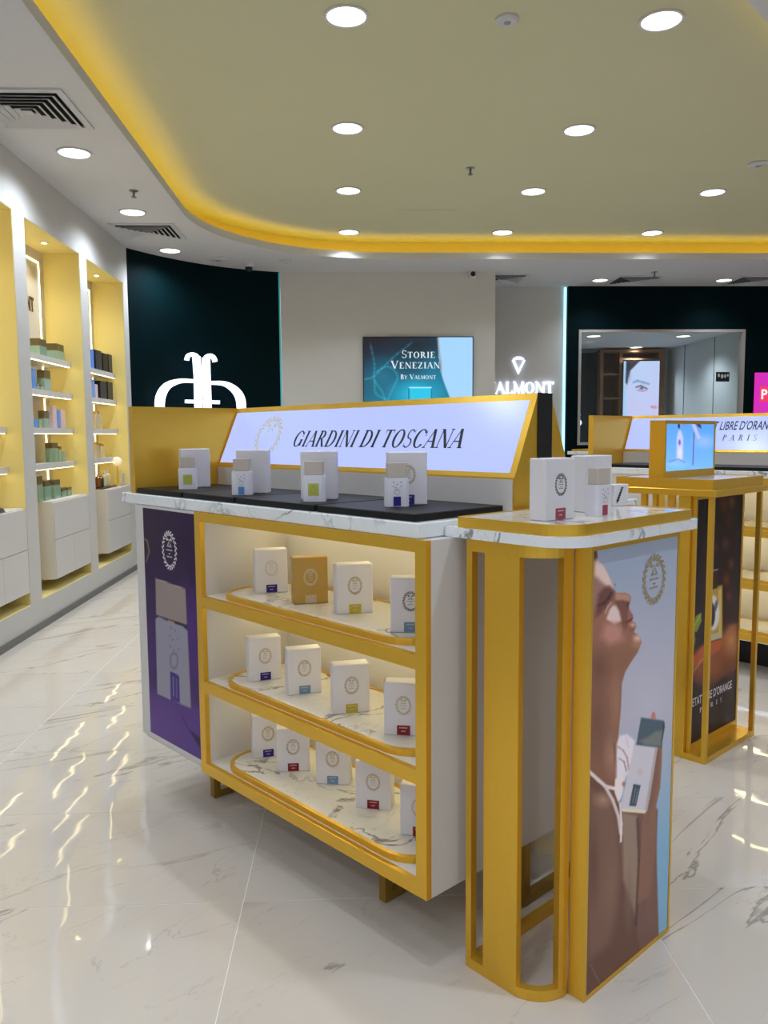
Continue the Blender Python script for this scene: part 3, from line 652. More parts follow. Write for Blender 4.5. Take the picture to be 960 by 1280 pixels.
for (ub, vb, ab), (ut, vt, at_), lab, sq, d in (
        ((-2.828, 1.555, 20), (-2.752, 1.50, 8), 'lime', True, ('nearest the gold end panel', 'beside the gold end panel')),
        ((-2.409, 1.535, -6), (-2.352, 1.478, -5), 'sky', False, ('under the wreath on the lit sign', 'under the wreath on the lit sign')),
        ((-2.017, 1.518, -7), (-1.948, 1.472, -7), 'lime', True, ('under the word GIARDINI', 'under the word GIARDINI')),
        ((-1.668, 1.565, 5), (-1.637, 1.522, 3), 'navy', False, ('under the end of the lit sign', 'under the end of the lit sign'))):
    perfume_box(uvz(ub, vb, ZT), R_(ab), f'large white perfume box standing behind a bottle {d[0]}', 'navy' if lab == 'navy' else None, 'gold' if lab == 'navy' else None, group='perfume boxes on the black trays')
    nm = {'lime': 'square lime label', 'sky': 'sky blue label', 'navy': 'navy label'}[lab]
    bottle(uvz(ut, vt, ZT), R_(at_), f'white bottle with beige cap and {nm} {d[1]}', lab, sq, 'perfume bottles on the black trays')

# ================================================================== GOLD PEDESTAL WITH THE PORTRAIT POSTER
PU0, PU1, PV0, PV1 = -1.338, -1.043, 1.523, 2.10
ogp = ((PU0+PU1)/2, (PV0+PV1)/2, 0)
pd = thing('display_pedestal', 'tall gold pedestal with portrait poster and rounded marble top beside the counter', 'pedestal', uvz(*ogp), -ANG)
BP = lambda m, name, mt, par=pd, **k: m.build(name, mt, par, ogp, **k)
def edge_path(off=0., n=10):                 # front edge, then the rounded corner to the light box
    r = .10-off; pts_ = [(PU0+off, PV0+off), (-1.19, PV0+off)]
    for k in range(1, n+1): a = R_(-90+90*k/n); pts_.append((-1.19+r*math.cos(a), PV0+.10+r*math.sin(a)))
    return pts_
def rail(z0, z1, wdt=.022):
    o, i = edge_path(0.), edge_path(wdt); m = MB(); k = len(o)
    for a in range(k-1):
        m.prism([o[a], o[a+1], i[a+1], i[a]], z0, z1)
    m.box(PU0, PU0+wdt, PV0+wdt, PV1, z0, z1); m.box(PU0+wdt, -1.09, PV1-wdt, PV1, z0, z1)
    return m
BP(rail(.001, .028), 'base_rail', M_gold)
BP(rail(1.108, 1.139), 'top_rail', M_gold)
BP(MB().box(PU0, PU0+.018, PV0, PV0+.022, .028, 1.108), 'post', M_gold)
BP(MB().box(-1.279, -1.172, PV0, PV0+.018, .028, 1.108), 'front_panel', M_gold)
o, i = edge_path(0.), edge_path(.022)
BP(MB().prism([o[-3], o[-2], o[-1], i[-1], i[-2], i[-3]], .028, 1.108), 'post', M_gold)
BP(MB().box(PU0, PU0+.022, PV1-.022, PV1, .028, 1.108), 'post', M_gold)
lb = BP(MB().box(-1.09, PU1-.004, 1.628, 2.052, .001, 1.139), 'light_box', M_gold)
m = MB(); a, b = PU1-.004, PU1
for y0, y1, z0, z1 in ((1.628, 1.637, .001, 1.139), (2.043, 2.052, .001, 1.139), (1.637, 2.043, .001, .013), (1.637, 2.043, 1.124, 1.139)): m.box(a, b, y0, y1, z0, z1)
BP(m, 'poster_frame', M_gold, lb)
def paint_lady(p):
    bg = p.grad((132, 140, 156), (158, 154, 166), (800, 690), (800, 850)); bg2 = p.grad((158, 154, 166), (112, 150, 176), (806, 900), (838, 1060))
    t = np.clip((p.P[:, 1]-850)/60, 0, 1)[:, None]; p.c = bg*(1-t)+bg2*t
    p.blob(770, 710, 40, 40, (126, 138, 158), .5); p.blob(812, 880, 30, 50, (168, 164, 176), .5)
    bgk = p.c.copy()
    face = [(700, 676), (746, 684), (747.5, 700), (756, 709), (763, 723), (768, 737), (770, 740.5), (776, 741), (781, 741), (787, 743), (789, 746.5), (788, 752), (786, 757.5), (787, 762), (791, 768.5), (791.6, 772), (790, 776), (794.6, 779), (795, 784), (792.5, 790), (796, 792.5), (801, 797), (801.8, 803), (797.5, 815), (788, 829), (781.5, 840), (777.5, 854), (776, 889), (773, 920), (771, 945), (774, 975), (770, 1000), (700, 1000)]
    F = np.clip(.5-sdf(p.P, face)/1.3, 0, 1)
    p.c = p.grad((134, 92, 76), (116, 80, 62), (760, 740), (760, 960))
    p.poly([(736, 676), (749, 684), (748, 702), (744, 712), (736, 718)], (84, 58, 56), 6)                       # hair
    p.poly([(742, 702), (749, 698), (756, 707), (765, 724), (769, 737), (762, 736), (752, 730), (743, 722)], (196, 168, 160), 6)   # lit forehead
    p.poly([(736, 720), (746, 722), (756, 732), (752, 745), (742, 760), (736, 770)], (132, 98, 92), 8)
    p.poly([(748, 742), (756, 734), (762, 732), (769, 740), (765, 750), (757, 760), (750, 768), (744, 772)], (92, 60, 54), 5, .95)        # eye socket
    p.line([(748, 757), (755, 754), (761, 747), (764, 741)], 1.1, (58, 38, 38), .8, 2)
    p.line([(756.5, 766), (760, 758), (764, 753)], .8, (180, 146, 138), .8, 1.5)
    p.poly([(769, 741), (786, 743), (789, 747), (787, 751), (778, 752), (770, 750)], (158, 116, 100), 3)                                   # nose ridge
    p.poly([(768, 751), (779, 750), (786, 753), (785, 766), (784, 784), (779, 792), (776, 775), (772, 760)], (104, 68, 58), 3, .95)
    p.poly([(758, 774), (762, 762), (766, 757), (770, 757.5), (774, 764), (776.5, 776), (768, 780)], (196, 170, 164), 3.5)                  # lit cheek
    p.poly([(756, 780), (770, 778), (778, 786), (778, 800), (762, 806), (752, 796)], (166, 116, 104), 10, .9)
    p.blob(785, 756, 4, 5, (66, 42, 40), .8); p.line([(786, 767), (791, 770)], 1.3, (138, 84, 82), .9); p.line([(783, 778), (791.5, 773)], 1.2, (84, 44, 46), .95); p.blob(791, 781, 5, 4, (196, 146, 140), .95)
    p.blob(789, 788, 5, 4, (110, 74, 64), .8); p.blob(797, 798, 8, 7, (206, 170, 152), .95); p.blob(796, 806, 9, 9, (160, 116, 92), .7)
    p.poly([(760, 812), (785, 806), (797, 812), (784, 832), (776, 846), (760, 850), (745, 830)], (122, 84, 64), 10, .8); p.blob(748, 835, 20, 36, (94, 62, 52), .8); p.blob(746, 900, 18, 60, (92, 62, 52), .7)
    p.blob(770, 880, 9, 50, (142, 104, 84), .7); p.blob(764, 945, 12, 34, (150, 112, 94), .8); p.line([(768, 930), (770, 950), (773, 970)], 1.6, (96, 62, 52), .6, 3)
    p.c = bgk*(1-F[:, None])+p.c*F[:, None]
    # white cloth, body
    p.poly([(771, 930), (775, 920), (784, 918), (793, 926), (792, 945), (788, 964), (777, 978), (770, 985)], (206, 194, 200), 4)
    p.line([(772, 933), (779, 938), (784, 947), (786, 962)], 1.1, (150, 132, 132), .9, 1.5); p.line([(774, 948), (780, 952), (783, 964)], .9, (120, 100, 98), .8, 1.5); p.line([(782, 922), (786, 934)], 1., (170, 156, 164), .7, 2)
    p.poly([(700, 960), (738, 962), (756, 981), (769, 986), (776, 1006), (790, 1012), (804, 1016), (822, 1012), (820, 1060), (823, 1175), (700, 1275)], (92, 63, 51), 2)
    p.poly([(736, 985), (762, 996), (772, 1030), (776, 1090), (762, 1180), (735, 1200)], (112, 82, 68), 10, .8)
    p.blob(754, 1000, 15, 13, (164, 126, 106), .75); p.blob(742, 1080, 10, 80, (80, 54, 46), .7); p.blob(764, 1110, 14, 70, (124, 94, 78), .5)
    p.poly([(777, 1015), (797, 1019), (800, 1070), (796, 1150), (779, 1100)], (138, 116, 100), 5, .85); p.blob(786, 1125, 8, 50, (112, 90, 76), .7)
    p.poly([(799, 1015), (821, 1010), (820.5, 1080), (823, 1170), (800, 1190), (795, 1150), (800, 1070)], (104, 74, 64), 3); p.blob(812, 1090, 8, 80, (120, 88, 76), .6)
    p.line([(797, 1024), (799, 1075), (795, 1155)], 1.5, (68, 46, 42), .85, 3)
    p.poly([(736, 1200), (760, 1230), (733, 1260)], (86, 60, 50), 5, .7); p.line([(738, 1205), (749, 1228)], .8, (124, 92, 76), .7, 2)
    p.line([(736, 964), (748, 975), (757, 983), (769, 986)], 2.2, (202, 184, 180), 1, 1.5); p.line([(757, 984), (766, 1000), (773, 1020), (776, 1042)], 2., (186, 168, 164), 1, 1.5); p.line([(775, 1004), (777, 1030), (776, 1052)], 1.1, (212, 198, 194), 1, 1.5)
    p.poly([(769, 974), (781, 972), (778, 992), (773, 1004), (768, 990)], (212, 196, 192), 2); p.blob(779.5, 980, 3.2, 5, (146, 60, 60), .95)
    # hand and bottle
    p.poly([(827.8, 930), (822, 934), (816, 972), (812, 998), (806, 1014), (803, 1030), (800, 1075), (797, 1130), (812, 1120), (819, 1066), (820, 1030), (820, 1008), (825, 985), (827, 957)], (120, 84, 68), 1.8); p.line([(823, 940), (820, 968), (815, 1000), (808, 1030)], 1.4, (112, 74, 60), .7, 2.5)
    p.poly([(813.5, 898), (815, 891), (817.2, 889.3), (819.2, 892), (820, 899)], (176, 110, 94), 1)
    p.poly([(801.3, 897), (829.3, 900.8), (830.5, 908.5), (826.3, 935), (795.3, 930.9)], (66, 80, 90), 1); p.poly([(829.3, 900.8), (830.8, 903), (831, 909), (826.6, 935), (825.5, 934)], (46, 58, 66), .8)
    p.poly([(799, 926), (810, 921), (820, 914), (828, 913), (826.3, 933), (806, 931)], (112, 112, 104), 4, .8); p.line([(801.3, 897), (829.3, 900.8)], .6, (100, 112, 120))
    p.poly([(792.7, 931.7), (821, 935), (808, 1014), (775.5, 1010)], (180, 174, 180), 1); p.poly([(819, 934.6), (822, 935), (809, 1014), (806, 1013.6)], (158, 148, 150), 1)
    p.poly([(775.5, 1010), (808, 1013), (806.5, 1016.8), (778, 1014.5)], (206, 190, 164), .8)
    p.poly([(791.9, 979.8), (800.8, 981.6), (795, 1008), (786.4, 1007.3)], (56, 66, 76), .8); p.line([(794.5, 985), (791, 1003)], .5, (120, 128, 136), .8); p.line([(797.5, 986), (794, 1004)], .5, (120, 128, 136), .8)
    p.blob(800, 965, 5, 6, (176, 150, 140), .6)
    p.blob(769, 731, 1.2, 3, (70, 84, 100), .9)
    p.c *= 1.03
tlp = lambda P: np.stack([P@U-ogp[0], P@V-ogp[1], P[:, 2]], 1)
q = PU1-.002
pl = picture('poster', [uvz(q, 1.637, .013), uvz(q, 2.043, .013), uvz(q, 2.043, 1.124), uvz(q, 1.637, 1.124)], 130, 480, paint_lady, MP_print, lb, 1.85, tlp)
pl['label'] = 'poster of a woman in profile holding a white bottle'
e = toloc(atplane(817.5, 724, U, q)); BP(MB().polys(emblem(.055, .062), (q+.0012, e[1], e[2]), (0, 1, 0), (0, 0, 1), (1, 0, 0)), 'emblem_print', M_emb_gold, lb)
# marble top with a raised gold tray
o = rrect(-1.404, -1.022, 1.512, 2.13, (.004, .10, .03, .004), 10)
BP(MB().prism(o, 1.14, 1.165), 'marble_top', M_marble)
o = rrect(-1.372, -1.034, 1.524, 2.118, (.006, .09, .03, .006), 10); i = rrect(-1.366, -1.040, 1.530, 2.112, (.004, .084, .026, .004), 10)
BP(MB().ring(o, i, 1.165, 1.192), 'tray_rim', M_gold); BP(MB().prism(i, 1.165, 1.190), 'tray_inset', M_inset)
# boxes and bottle on it
Z2 = 1.1903
def facing(px, py, ang): return atz(px, py, Z2), R_(ang)
p_, a = facing(682, 652, 37); perfume_box(p_, a, 'white perfume box with dark wreath and rose label on the gold pedestal', 'rose', 'dark', group='perfume on the gold pedestal')
p_, a = facing(746, 646, 37); bottle(p_, a, 'white perfume bottle with beige cap and rose label on the gold pedestal', 'rose', False, 'perfume on the gold pedestal')
p_ = atz(732, 641, Z2); perfume_box(p_, R_(36), 'plain white perfume box standing behind the rose-labelled bottle on the gold pedestal', None, None, group='perfume on the gold pedestal')
t = thing('feather_card_box', 'small white box with dark feather print at the back of the gold pedestal', 'perfume box', uvz(-1.255, 2.085, Z2), R_(30))
MB().box(-.03, .03, -.015, .015, 0, .062, .0015).build('carton', M_box, t)
fe = MB()
for k in range(6): fe.add([(-.018+.003*k, -.0157, .008+.007*k), (-.020+.004*k, -.0157, .020+.007*k), (-.006+.003*k, -.0157, .018+.007*k)], [(0, 2, 1)])
fe.build('feather_print', mat('feather_ink', (52, 56, 70), .5), t)

# ================================================================== SECOND ISLAND AND THE SCREEN PEDESTAL
DV = 3.19
c2, h2, og2, _ = counter(DV, 'gold-framed display counter behind the screen pedestal, header reading ETAT LIBRE D\'ORANGE')
B2 = lambda m, name, mt, par=c2, **k: m.build(name, mt, par, og2, **k)
hdo = lambda px, py: toloc(atplane(px, py, V*.238-np.array([0, 0, .105]), (1.80+DV)*.238-1.277*.105))
a_, b_ = hdo(907, 537), hdo(957, 537); lw = (b_[0]-a_[0])/9.6          # one letter
def sdist(px, py): q = hdo(px, py); return float((q-np.array([0, DV, 0])-ho)@hd)
s0, s1 = sdist(930, 537.5), sdist(930, 526)
ps = sans("ETAT LIBRE D'ORANGE", .012); wd = lw*18.6
B2(MB().polys([[((x+.16*y*.06)*wd, y*(s1-s0)) for x, y in p] for p in ps], ho+np.array([a_[0]-lw*6.3, 0, 0])+hd*s0+hn*.0018, (1, 0, 0), hd, hn), 'lettering', M_ink, h2)
s0, s1 = sdist(930, 551), sdist(930, 543.5); p0_, p1_ = hdo(903, 548)[0], hdo(946, 548)[0]
ps, w = roman('PARIS', 1., .75, .1)
B2(MB().polys(fit(ps, p1_-p0_, w, s1-s0), ho+np.array([p0_, 0, 0])+hd*s0+hn*.0018, (1, 0, 0), hd, hn), 'lettering', mat('grey_ink', (70, 72, 110), .5), h2)
u0 = (-2.9-1.5)/2
o = MB().box(-2.9, -1.5, 1.44, 1.775, 1.1802, 1.2, .002).build('display_tray', M_black, None, (u0, 1.6, 1.18)); o.location = tuple(uvz(u0, 1.6+DV, 1.18)); o.rotation_euler[2] = -ANG
tag(o, 'long black tray on the counter behind the screen pedestal', 'tray')

B2(MB().box(-2.9, -1.39, 1.45, 1.462, .2, .2119), 'under_light', M_sign)
B2(MB().box(-2.9, -1.45, 1.70, 2.25, .001, .2119), 'reflection_blocker', M_dark)  # added dark block, hides the pink screen's reflection in the floor
ogq = (-1.73, 3.48, 0)
pq = thing('screen_pedestal', 'open gold pedestal with dark bottle poster and lettering ETAT LIBRE D\'ORANGE', 'pedestal', uvz(*ogq), -ANG)
BQ = lambda m, name, mt, par=pq, **k: m.build(name, mt, par, ogq, **k)
BQ(MB().box(-1.95, -1.505, 3.235, 3.725, .001, .026), 'base_plate', M_gold)
for u_, w_, v_ in ((-1.525, .02, 3.235), (-1.525, .02, 3.705), (-1.945, .035, 3.235), (-1.83, .025, 3.235), (-1.775, .02, 3.235), (-1.945, .035, 3.69)):
    BQ(MB().box(u_, u_+w_, v_, v_+.02, .026, 1.135), 'post', M_gold)
BQ(MB().box(-1.655, -1.602, 3.235, 3.25, .026, 1.135), 'front_panel', M_gold)
lq = BQ(MB().box(-1.622, -1.588, 3.252, 3.715, .026, 1.135), 'light_box', M_gold)
m = MB()
for y0, y1, z0, z1 in ((3.252, 3.262, .026, 1.135), (3.70, 3.715, .026, 1.135), (3.262, 3.70, .026, .06), (3.262, 3.70, 1.118, 1.135)): m.box(-1.588, -1.582, y0, y1, z0, z1)
BQ(m, 'poster_frame', M_gold, lq)
def paint_orange(p):
    p.c = p.grad((22, 12, 18), (58, 38, 44), (890, 620), (890, 780))
    for x, y, r, c in ((905, 630, 9, (96, 48, 30)), (895, 685, 5, (84, 46, 40)), (907, 680, 6, (104, 58, 44)), (914, 705, 5, (120, 66, 48)), (908, 725, 6, (128, 70, 46)), (911, 745, 5, (120, 66, 44)), (868, 730, 6, (70, 40, 40)), (912, 650, 8, (70, 38, 40)), (915, 628, 6, (130, 84, 56))): p.blob(x, y, r, r*2., c, .9)
    p.poly([(862, 832), (870, 812), (884, 803), (900, 800), (912, 782), (922, 778), (922, 835), (905, 846), (885, 862), (862, 850)], (150, 84, 54), 5)
    p.blob(914, 800, 16, 26, (212, 146, 92), .9); p.poly([(862, 826), (880, 806), (903, 798), (900, 812), (880, 826), (862, 838)], (196, 98, 58), 3); p.line([(862, 846), (878, 824)], 1.2, (210, 150, 110), .7, 2)
    p.blob(912, 840, 14, 22, (104, 60, 48), .8); t = np.clip((p.P[:, 1]-838)/34, 0, 1); p.over(t, (52, 36, 38))
    p.line([(883, 812), (884, 850)], 2.5, (200, 166, 120), .55, 4)
    p.poly([(862, 770), (866, 782), (870, 770), (876, 766), (877, 776), (871, 790), (866, 790)], (142, 166, 60), 1.5); p.line([(866, 786), (876, 768)], .5, (206, 214, 130), .8)
    p.poly([(861, 792), (868, 788), (870, 800), (866, 815), (861, 806)], (98, 128, 56), 1.5)
    p.poly([(884, 737), (903, 731), (903, 797), (884, 803)], (190, 154, 74), 1.2); p.poly([(898, 738), (902, 735), (902, 792), (898, 796)], (226, 196, 110), 1.5, .8); p.poly([(886, 793), (902, 790), (902, 797), (885, 802)], (196, 190, 150), 1.2)
    p.blob(891, 766, 9, 24, (230, 224, 214), 1, 0, .85); p.blob(889, 768, 5.4, 17, (60, 44, 60), 1, 0, .8); p.blob(895, 757, 2.5, 10, (80, 70, 80), .8, .2, .5)
    p.poly([(887.5, 714), (897, 712), (897, 735), (887.5, 738)], (66, 36, 30), .8); p.line([(888.3, 714), (888.3, 736)], .5, (220, 210, 200)); p.line([(888, 714), (897, 712)], .6, (220, 200, 180))
tlq = lambda P: np.stack([P@U-ogq[0], P@V-ogq[1], P[:, 2]], 1); uq = -1.585
pq2 = picture('poster', [uvz(uq, 3.262, .06), uvz(uq, 3.70, .06), uvz(uq, 3.70, 1.118), uvz(uq, 3.262, 1.118)], 70, 260, paint_orange, MP_print, lq, 1.1, tlq)
pq2['label'] = 'dark poster of an amber perfume bottle in a hand'
pa_, pb_, ph = (toloc(atplane(*q, U, uq)) for q in ((865, 884), (914, 864), (865, 874)))
sc_ = ph[2]-pa_[2]
ps = sans("ETAT LIBRE D'ORANGE", .014)
BQ(MB().polys([[(x*(pb_[1]-pa_[1]), y*sc_*1.08) for x, y in p] for p in ps], (uq+.0014, pa_[1], pa_[2]), (0, 1, 0), (0, 0, 1), (1, 0, 0)), 'lettering', M_wprint, lq)
pa_, pb_, ph = (toloc(atplane(*q, U, uq)) for q in ((874, 891), (902, 880), (874, 885)))
ps, w = roman('PARIS', 1., .8)
BQ(MB().polys(fit(ps, pb_[1]-pa_[1], w, ph[2]-pa_[2]), (uq+.0014, pa_[1], pa_[2]), (0, 1, 0), (0, 0, 1), (1, 0, 0)), 'lettering', M_wprint, lq)
BQ(MB().box(-1.968, -1.490, 3.218, 3.742, 1.135, 1.163, .003), 'top_lip', M_gold)
BQ(MB().ring(rrect(-1.955, -1.505, 3.232, 3.728, .006, 2), rrect(-1.947, -1.513, 3.240, 3.720, .005, 2), 1.163, 1.205), 'tray_rim', M_gold)
BQ(MB().box(-1.947, -1.513, 3.240, 3.720, 1.163, 1.203), 'tray_inset', M_inset)
ogs = (-1.76, 3.47, 1.2032)
sc = thing('countertop_screen', 'gold-framed screen with a bottle against blue sky on the open pedestal', 'screen', uvz(*ogs), -ANG)
BS = lambda m, name, mt, par=sc, **k: m.build(name, mt, par, ogs, **k)
SV0, SV1, SZ0, SZ1 = 3.244, 3.716, 1.2032, 1.452
k_ = -1.728
BS(MB().box(-1.80, k_-.004, SV0, SV1, SZ0, SZ1), 'housing', M_gold)
m = MB(); f_ = .012
for y0, y1, z0, z1 in ((SV0, SV0+f_, SZ0, SZ1), (SV1-f_, SV1, SZ0, SZ1), (SV0+f_, SV1-f_, SZ0, SZ0+.03), (SV0+f_, SV1-f_, SZ1-f_*1.3, SZ1)): m.box(k_-.004, k_, y0, y1, z0, z1)
BS(m, 'bezel', M_gold)
def paint_sky(p):
    p.c = p.grad((86, 160, 246), (120, 186, 255), (860, 530), (850, 585)); p.blob(880, 552, 20, 12, (170, 196, 250), .7); p.blob(845, 580, 20, 6, (150, 204, 255), .7)
    p.poly([(846, 547), (848, 538), (851, 538), (854, 547), (853.5, 575), (845.5, 576)], (196, 204, 250), 2.5); p.blob(850, 566, 4, 10, (246, 228, 250), .8)
    p.poly([(847.5, 528), (850, 528), (850, 535), (847.5, 535)], (40, 26, 50), .8); p.blob(849.5, 553, 2.2, 5, (60, 44, 160)); p.line([(867.5, 541), (866, 581)], .6, (104, 70, 150), 1, .8)
    p.poly([(868, 528), (875, 528), (877, 536), (872, 533)], (62, 40, 84), 1); p.poly([(853, 528), (858, 528), (855, 533)], (214, 84, 120), 1); p.poly([(864, 529), (868, 528), (876, 548), (872, 549)], (190, 190, 236), 2)
    p.line([(836, 577), (848, 574), (856, 578)], .8, (86, 104, 200), .6)
tls = lambda P: np.stack([P@U-ogs[0], P@V-ogs[1], P[:, 2]-ogs[2]], 1)
q = k_-.003
picture('display', [uvz(q, SV0+f_, SZ0+.03), uvz(q, SV1-f_, SZ0+.03), uvz(q, SV1-f_, SZ1-f_*1.3), uvz(q, SV0+f_, SZ1-f_*1.3)], 80, 50, paint_sky, MP_screen, sc, 1., tls)

# ---- a further pedestal at the back, by the dark wall
cw = atz(709, 564, 1.18); cq = toloc(cw); og3 = (cq[0]+.25, cq[1]+.25, 0)
p3 = thing('display_pedestal', 'small gold and marble pedestal far back by the dark panel wall', 'pedestal', uvz(*og3), -ANG)
B3 = lambda m, name, mt: m.build(name, mt, p3)
B3(MB().box(-.25, .25, -.25, .25, 1.14, 1.18, .003), 'marble_top', M_marble); B3(MB().box(-.21, .21, -.21, .21, 1.18, 1.205), 'gold_tray', M_gold)
for x, y in ((-.2, -.2), (.17, -.2), (-.2, .17), (.17, .17)): B3(MB().box(x, x+.03, y, y+.03, .001, 1.14), 'post', M_gold)
B3(MB().box(-.165, .165, -.19, .19, .02, 1.139), 'panel', M_white); B3(MB().box(-.2, .2, -.2, .2, .001, .02), 'base_plate', M_gold)
perfume_box(uvz(og3[0]+.06, og3[1]-.06, 1.2052), R_(10), 'white perfume box on the small pedestal far back', None, None)

# ================================================================== WALL NICHES
TOPS = {'top': 2.035, 'second': 1.766, 'third': 1.472, 'lowest': 1.193}
for key, (y0, y1) in NICHE.items():
    for nm, z in TOPS.items():
        if key == 'near' and nm in ('top', 'second'): continue
        t = thing('wall_shelf', f'white wall shelf with light strip, {nm} in the {NN[key]}', 'shelf', (-2.49, (y0+y1)/2, z-.045), 0, 'lit wall shelves')
        h_ = (y1-y0)/2-.005
        MB().box(-.098, .10, -h_, h_, 0, .045).build('board', M_white, t)
        MB().box(.082, .094, -h_+.02, h_-.02, -.004, 0).build('light_strip', M_led, t)
    t = thing('light_frame', f'warm light line framing the back panel of the {NN[key]}', 'light strip', (XN, (y0+y1)/2, .93))
    h_ = (y1-y0)/2-.105; m = MB()
    m.box(.0003, .006, h_-.012, h_, 0, 1.92); m.box(.0003, .006, -h_, -h_+.012, 0, 1.92); m.box(.0003, .006, -h_+.012, h_-.012, 1.908, 1.92); m.build('strip', M_led, t)
# lettering in the middle niche
ps, w = roman('VALMONT', 1., .06)
tag(MB().polys(fit(ps, .52, w, .115), (0, 0, 0), (0, 1, 0), (0, 0, 1), (1, 0, 0), .006).build('wall_lettering', M_bronze, None), 'bronze letters VALMONT on the back of the middle niche', 'lettering')
bpy.data.objects['wall_lettering'].location = (XN+.001, 6.355, 2.42)
# cabinets
for key, y0, y1 in (('near', 4.93, 5.752), ('mid', 6.29, 7.122), ('far', 7.67, 8.442)):
    yc = (y0+y1)/2; h_ = (y1-y0)/2
    t = thing('wall_cabinet', f'white cabinet with one drawer over two doors in the {NN[key]}', 'cabinet', (-2.437, yc, .30), 0, 'cabinets in the niches')
    MB().box(-.151, .135, -h_, h_, 0, .605).build('body', M_white, t)
    MB().box(.135, .152, -h_+.002, h_-.002, .311, .596).build('drawer_front', M_white, t)
    MB().box(.135, .152, -h_+.002, -.0015, .004, .307).build('door', M_white, t); MB().box(.135, .152, .0015, h_-.002, .004, .307).build('door', M_white, t)
    MB().box(-.151, -.11, -h_+.05, h_-.05, -.086, 0).build('mounting_rail', M_yellow, t)
# goods in the niches: (niche, shelf, front edge px0..px1, top py, depth, body, cap or None, cap share, words)
def good(key, z, px0, px1, pyt, dep, body, cap, share, name, words, cat, xf=-2.42, round_=False):
    ya = atplane(px0, pyt, (1, 0, 0), xf); yb = atplane(px1, pyt, (1, 0, 0), xf); h = max(.03, (ya[2]+yb[2])/2-z); w = yb[1]-ya[1]; yc = (ya[1]+yb[1])/2
    t = thing(name, words, cat, (xf-dep/2, yc, z+.0003), 0, words)
    hb = h*(1-share)
    if round_:
        r = min(w, dep)/2; MB().lathe([(r*.9, 0), (r, .004), (r, hb*.86), (r*.5, hb)], 14).build('bottle_body', body, t, smooth=False)
        if cap: MB().lathe([(r*.5, hb), (r*.5, h)], 12).build('cap', cap, t)
    else:
        MB().box(-dep/2, dep/2, -w/2, w/2, 0, hb, .002).build('body', body, t)
        if cap: MB().box(-dep/2*.96, dep/2*.96, -w/2*.96, w/2*.96, hb, h, .002).build('cap', cap, t)
